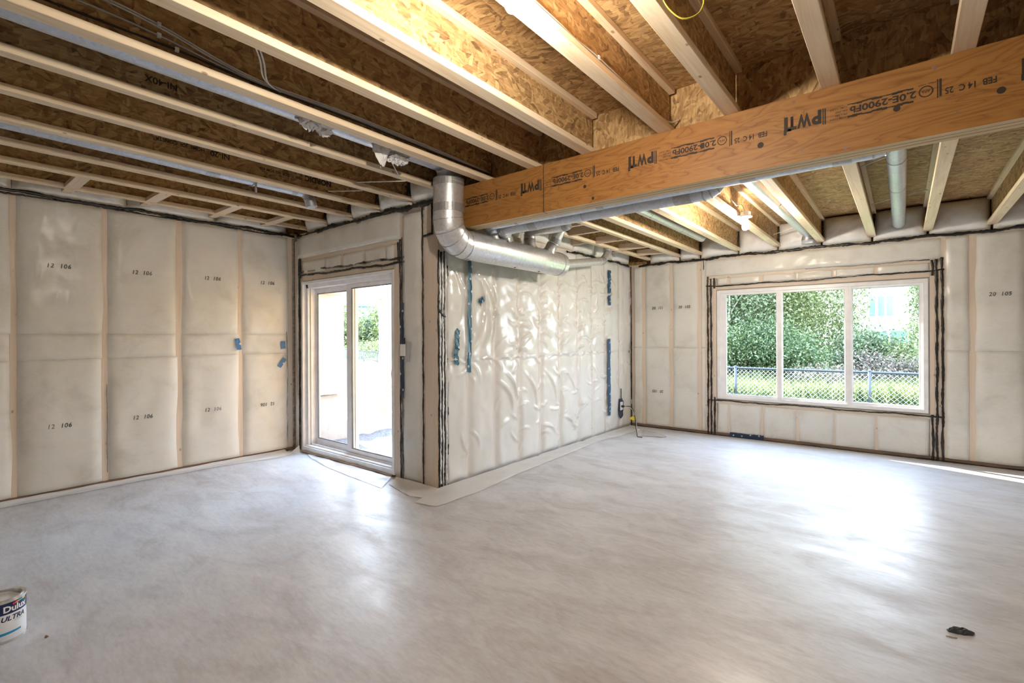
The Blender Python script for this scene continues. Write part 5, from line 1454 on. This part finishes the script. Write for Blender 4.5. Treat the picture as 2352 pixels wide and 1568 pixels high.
def tree(x, y, zc, rad, n, mat, label, seed, size=0.07, bark='bark', name='tree', cat='tree', trunk_r=0.05, clumps=40, z0=-0.15, stems=5, group=None):
    rr = random.Random(seed)
    t = empty(name, (x, y, z0), label, cat, group)
    top = zc + rad[2] * 0.6
    MB().tube(smooth_path([(x, y, z0), (x + rr.uniform(-0.1, 0.1), y, z0 + (top - z0) * 0.35), (x + rr.uniform(-0.2, 0.2), y + rr.uniform(-0.1, 0.1), z0 + (top - z0) * 0.7), (x + rr.uniform(-0.3, 0.3), y, top)], 5), [trunk_r * (1 - 0.8 * i / 15) for i in range(16)], 7).build('trunk', M[bark], t, smooth=True)
    for k in range(stems):
        a = rr.uniform(0, 6.28); zb = z0 + (top - z0) * rr.uniform(0.1, 0.6)
        e = Vector((x + math.cos(a) * rad[0] * 0.7, y + math.sin(a) * rad[1] * 0.7, zb + rad[2] * rr.uniform(0.4, 0.8)))
        MB().tube(smooth_path([(x, y, zb), ((x * 2 + e.x) / 3, (y * 2 + e.y) / 3, (zb + e.z) / 2), e], 4), [trunk_r * 0.5 * (1 - 0.8 * i / 8) for i in range(9)], 5).build('branch', M[bark], t, smooth=True)
    k_ = 1.0 if size > 0.1 else 0.72
    obj('foliage', foliage((x, y, zc), rad, int(n * (1.0 if size > 0.1 else 1.7)), size * k_, seed, clumps), M[mat], t, kind='stuff')
    return t
tree(-6.1, 17.2, 2.6, (1.7, 1.4, 2.6), 15000, 'leaf_a', 'dense grey-green tree furthest behind the fence beside the window jamb', 1)
tree(-4.35, 16.0, 2.5, (1.25, 1.1, 2.6), 18000, 'leaf_a', 'grey-green aspen with a pale trunk behind the fence', 2, 0.065, 'bark_pale')
tree(-4.9, 19.2, 3.0, (1.8, 1.2, 3.0), 14000, 'leaf_c', 'deep green tree filling the gap behind the aspens', 3)
tree(-3.05, 17.0, 2.6, (1.15, 1.0, 2.6), 15000, 'leaf_b', 'yellow-green birch standing in the middle of the row', 4, 0.07)
tree(-2.75, 18.8, 2.9, (0.95, 1.0, 2.9), 12000, 'leaf_b', 'tall yellow-green tree leaning towards the pale house', 5, 0.075)
tree(-3.6, 15.0, 0.75, (1.1, 0.7, 0.85), 8000, 'leaf_c', 'low deep green shrub at the foot of the aspens', 6, 0.055, name='shrub', cat='shrub', clumps=24, trunk_r=0.03)
tree(-2.2, 15.2, 0.85, (0.95, 0.7, 1.0), 8000, 'leaf_c', 'low deep green shrub at the foot of the birch', 7, 0.055, name='shrub', cat='shrub', clumps=24, trunk_r=0.03)
tree(-1.35, 17.3, 1.9, (0.50, 0.6, 2.2), 2600, 'leaf_b', 'slim airy yellow-green sapling in front of the pale house', 8, 0.07, trunk_r=0.03)
tree(-0.65, 16.4, 0.62, (0.85, 0.8, 0.72), 7000, 'leaf_a', 'rounded grey-green bush below the house window', 9, 0.06, name='shrub', cat='shrub', clumps=26, trunk_r=0.03)
tree(0.35, 16.2, 0.70, (0.75, 0.8, 0.80), 6500, 'leaf_b', 'rounded yellow-green bush below the house corner', 10, 0.06, name='shrub', cat='shrub', clumps=26, trunk_r=0.03)
tree(0.50, 17.6, 2.6, (0.36, 0.5, 2.2), 2600, 'leaf_b', 'slender yellow-green tree overlapping the right house corner', 11, 0.07, trunk_r=0.035)
tree(-0.65, 15.0, 0.40, (0.85, 0.5, 0.5), 4000, 'leaf_d', 'pinkish brown flowering shrub behind the fence', 12, 0.05, name='shrub', cat='shrub', clumps=18, trunk_r=0.02)
tree(-1.55, 13.9, 0.22, (0.7, 0.4, 0.42), 2600, 'leaf_d', 'dry pinkish weeds close behind the fence', 13, 0.045, name='shrub', cat='shrub', clumps=18, trunk_r=0.015)
tree(2.3, 17.0, 2.4, (1.4, 1.1, 2.5), 8000, 'leaf_a', 'grey-green tree right of the pale house', 14)
tree(-8.6, 17.8, 2.6, (1.8, 1.4, 2.7), 8000, 'leaf_c', 'deep green tree at the left end of the row behind the fence', 15)
# trees seen through the sliding door
for k, (x, y, zc, r, m, lb) in enumerate(((-33.5, 20.6, 1.9, (1.5, 1.5, 2.2), 'leaf_b', 'bright green tree seen through the door beside the white siding'), (-33.6, 23.2, 1.6, (1.6, 1.5, 1.7), 'leaf_a', 'grey-green tree seen through the door in front of the blue house'),
                                         (-31.2, 23.6, 1.9, (1.3, 1.3, 2.0), 'leaf_b', 'bright green tree seen through the door beside the timber post'), (-30.0, 25.5, 2.2, (1.7, 1.5, 2.6), 'leaf_a', 'grey-green tree hidden partly by the timber post'), (-37.5, 21.5, 2.2, (2.2, 1.5, 2.8), 'leaf_c', 'deep green tree far back along the fence'))):
    tree(x, y, zc, r, 5500, m, lb, 40 + k, 0.13, z0=-0.1, clumps=30)
tree(-28.0, 19.6, 0.35, (2.4, 1.0, 0.6), 5000, 'leaf_b', 'long low hedge behind the path beyond the dirt mound', 50, 0.09, name='shrub', cat='shrub', clumps=30, trunk_r=0.02, z0=-0.1)

# ---- tall grass
def grass(name, x0, x1, y0, y1, n, hmin, hmax, seed, label):
    g = np.random.default_rng(seed)
    x = g.uniform(x0, x1, n); y = g.uniform(y0, y1, n); h = g.uniform(hmin, hmax, n) * (0.7 + 0.6 * vnoise(x * 1.3, y * 1.3, seed))
    a = g.uniform(0, 6.28, n); w = g.uniform(0.006, 0.014, n); lx = g.normal(size=n) * 0.10; ly = g.normal(size=n) * 0.10
    b = np.full(n, -0.15)
    V = np.stack([np.stack([x - np.cos(a) * w, y - np.sin(a) * w, b], -1), np.stack([x + np.cos(a) * w, y + np.sin(a) * w, b], -1),
                  np.stack([x + lx * 0.4 + np.cos(a) * w * 0.8, y + ly * 0.4 + np.sin(a) * w * 0.8, b + h * 0.6], -1), np.stack([x + lx, y + ly, b + h], -1)], 1).reshape(-1, 3)
    me = bpy.data.meshes.new(name)
    me.vertices.add(4 * n); me.vertices.foreach_set('co', V.reshape(-1))
    me.loops.add(4 * n); me.loops.foreach_set('vertex_index', np.arange(4 * n))
    me.polygons.add(n); me.polygons.foreach_set('loop_start', np.arange(0, 4 * n, 4)); me.polygons.foreach_set('loop_total', np.full(n, 4))
    me.update(calc_edges=True); me.validate()
    return obj(name, me, M['blade'], None, label, 'grass', kind='stuff')
grass('tall_grass', -7.0, 3.0, 12.15, 16.0, 36000, 0.28, 0.55, 3, 'tall pale green grass growing behind the chain-link fence')
grass('yard_grass', -6.5, 3.0, 9.8, 11.9, 12000, 0.10, 0.26, 4, 'short grass on the yard side of the chain-link fence')

# ---- houses beyond
def house(name, c, ang, w, dpt, h, label, wall_m, wins, roof_h=1.6, trim='trim_dark'):
    """front face looks along local -y; wins: (x, z, width, height, panes)"""
    t = empty(name, c, label, 'building')
    ca, sa = math.cos(ang), math.sin(ang)
    def part(nm, mb, m, par=None):
        mb.v = [(c[0] + ca * q[0] - sa * q[1], c[1] + sa * q[0] + ca * q[1], c[2] + q[2]) for q in mb.v]
        return mb.build(nm, M[m], par or t)
    part('house_walls', MB().box(-w / 2, w / 2, 0, dpt, 0, h), wall_m)
    part('fascia', MB().box(-w / 2 - 0.5, w / 2 + 0.5, -0.55, -0.50, h - 0.05, h + 0.22).box(-w / 2 - 0.5, w / 2 + 0.5, -0.50, 0.0, h - 0.05, h - 0.02), 'roof_dark')
    part('roof', MB().add([(-w / 2 - 0.5, -0.5, h + 0.12), (w / 2 + 0.5, -0.5, h + 0.12), (w / 2 + 0.5, dpt + 0.5, h + 0.12), (-w / 2 - 0.5, dpt + 0.5, h + 0.12), (-w / 2 + 1.0, dpt / 2, h + roof_h), (w / 2 - 1.0, dpt / 2, h + roof_h)], [(0, 1, 5, 4), (1, 2, 5), (2, 3, 4, 5), (3, 0, 4), (3, 2, 1, 0)]), 'roof')
    for (x, z, ww, hh, k) in wins:
        f = part('house_window', MB().box(x - 0.10, x + ww + 0.10, -0.03, 0.0, z - 0.10, z + hh + 0.10), trim)
        for i in range(k):
            a = x + ww * i / k
            fr = part('window_sash', MB().box(a, a + ww / k, -0.05, -0.03, z, z + hh), 'vinyl', f)
            part('window_pane', MB().box(a + 0.045, a + ww / k - 0.045, -0.06, -0.05, z + 0.05, z + hh - 0.05), 'pane_dark', f)
    return t
house('pale_house', (1.0, 28.0, -0.2), 0.0, 7.5, 7.0, 3.95, 'pale house with a dark-trimmed three-pane window behind the trees', 'siding_pale', [(-2.25, 2.38, 0.95, 1.0, 3), (1.6, 2.38, 1.2, 1.0, 2), (-2.2, 0.6, 1.4, 1.2, 2)])
house('blue_house', (-50.5, 35.5, -0.2), math.radians(52), 9.0, 8.0, 5.3, 'blue-grey house with white windows seen through the sliding door', 'siding_grey', [(2.7, 3.0, 1.3, 1.6, 2), (-2.6, 3.0, 1.3, 1.6, 2), (-2.6, 0.7, 1.3, 1.4, 2), (0.6, 0.7, 1.6, 1.4, 2)], 2.4, 'siding_pale')
house('grey_house', (-14.0, 36.0, -0.2), math.radians(12), 12.0, 8.0, 5.2, 'long grey house far behind the row of trees', 'siding_grey', [(-4.0, 3.0, 1.4, 1.3, 2), (0.0, 3.0, 1.4, 1.3, 2), (4.0, 3.0, 1.4, 1.3, 2)], 2.2)
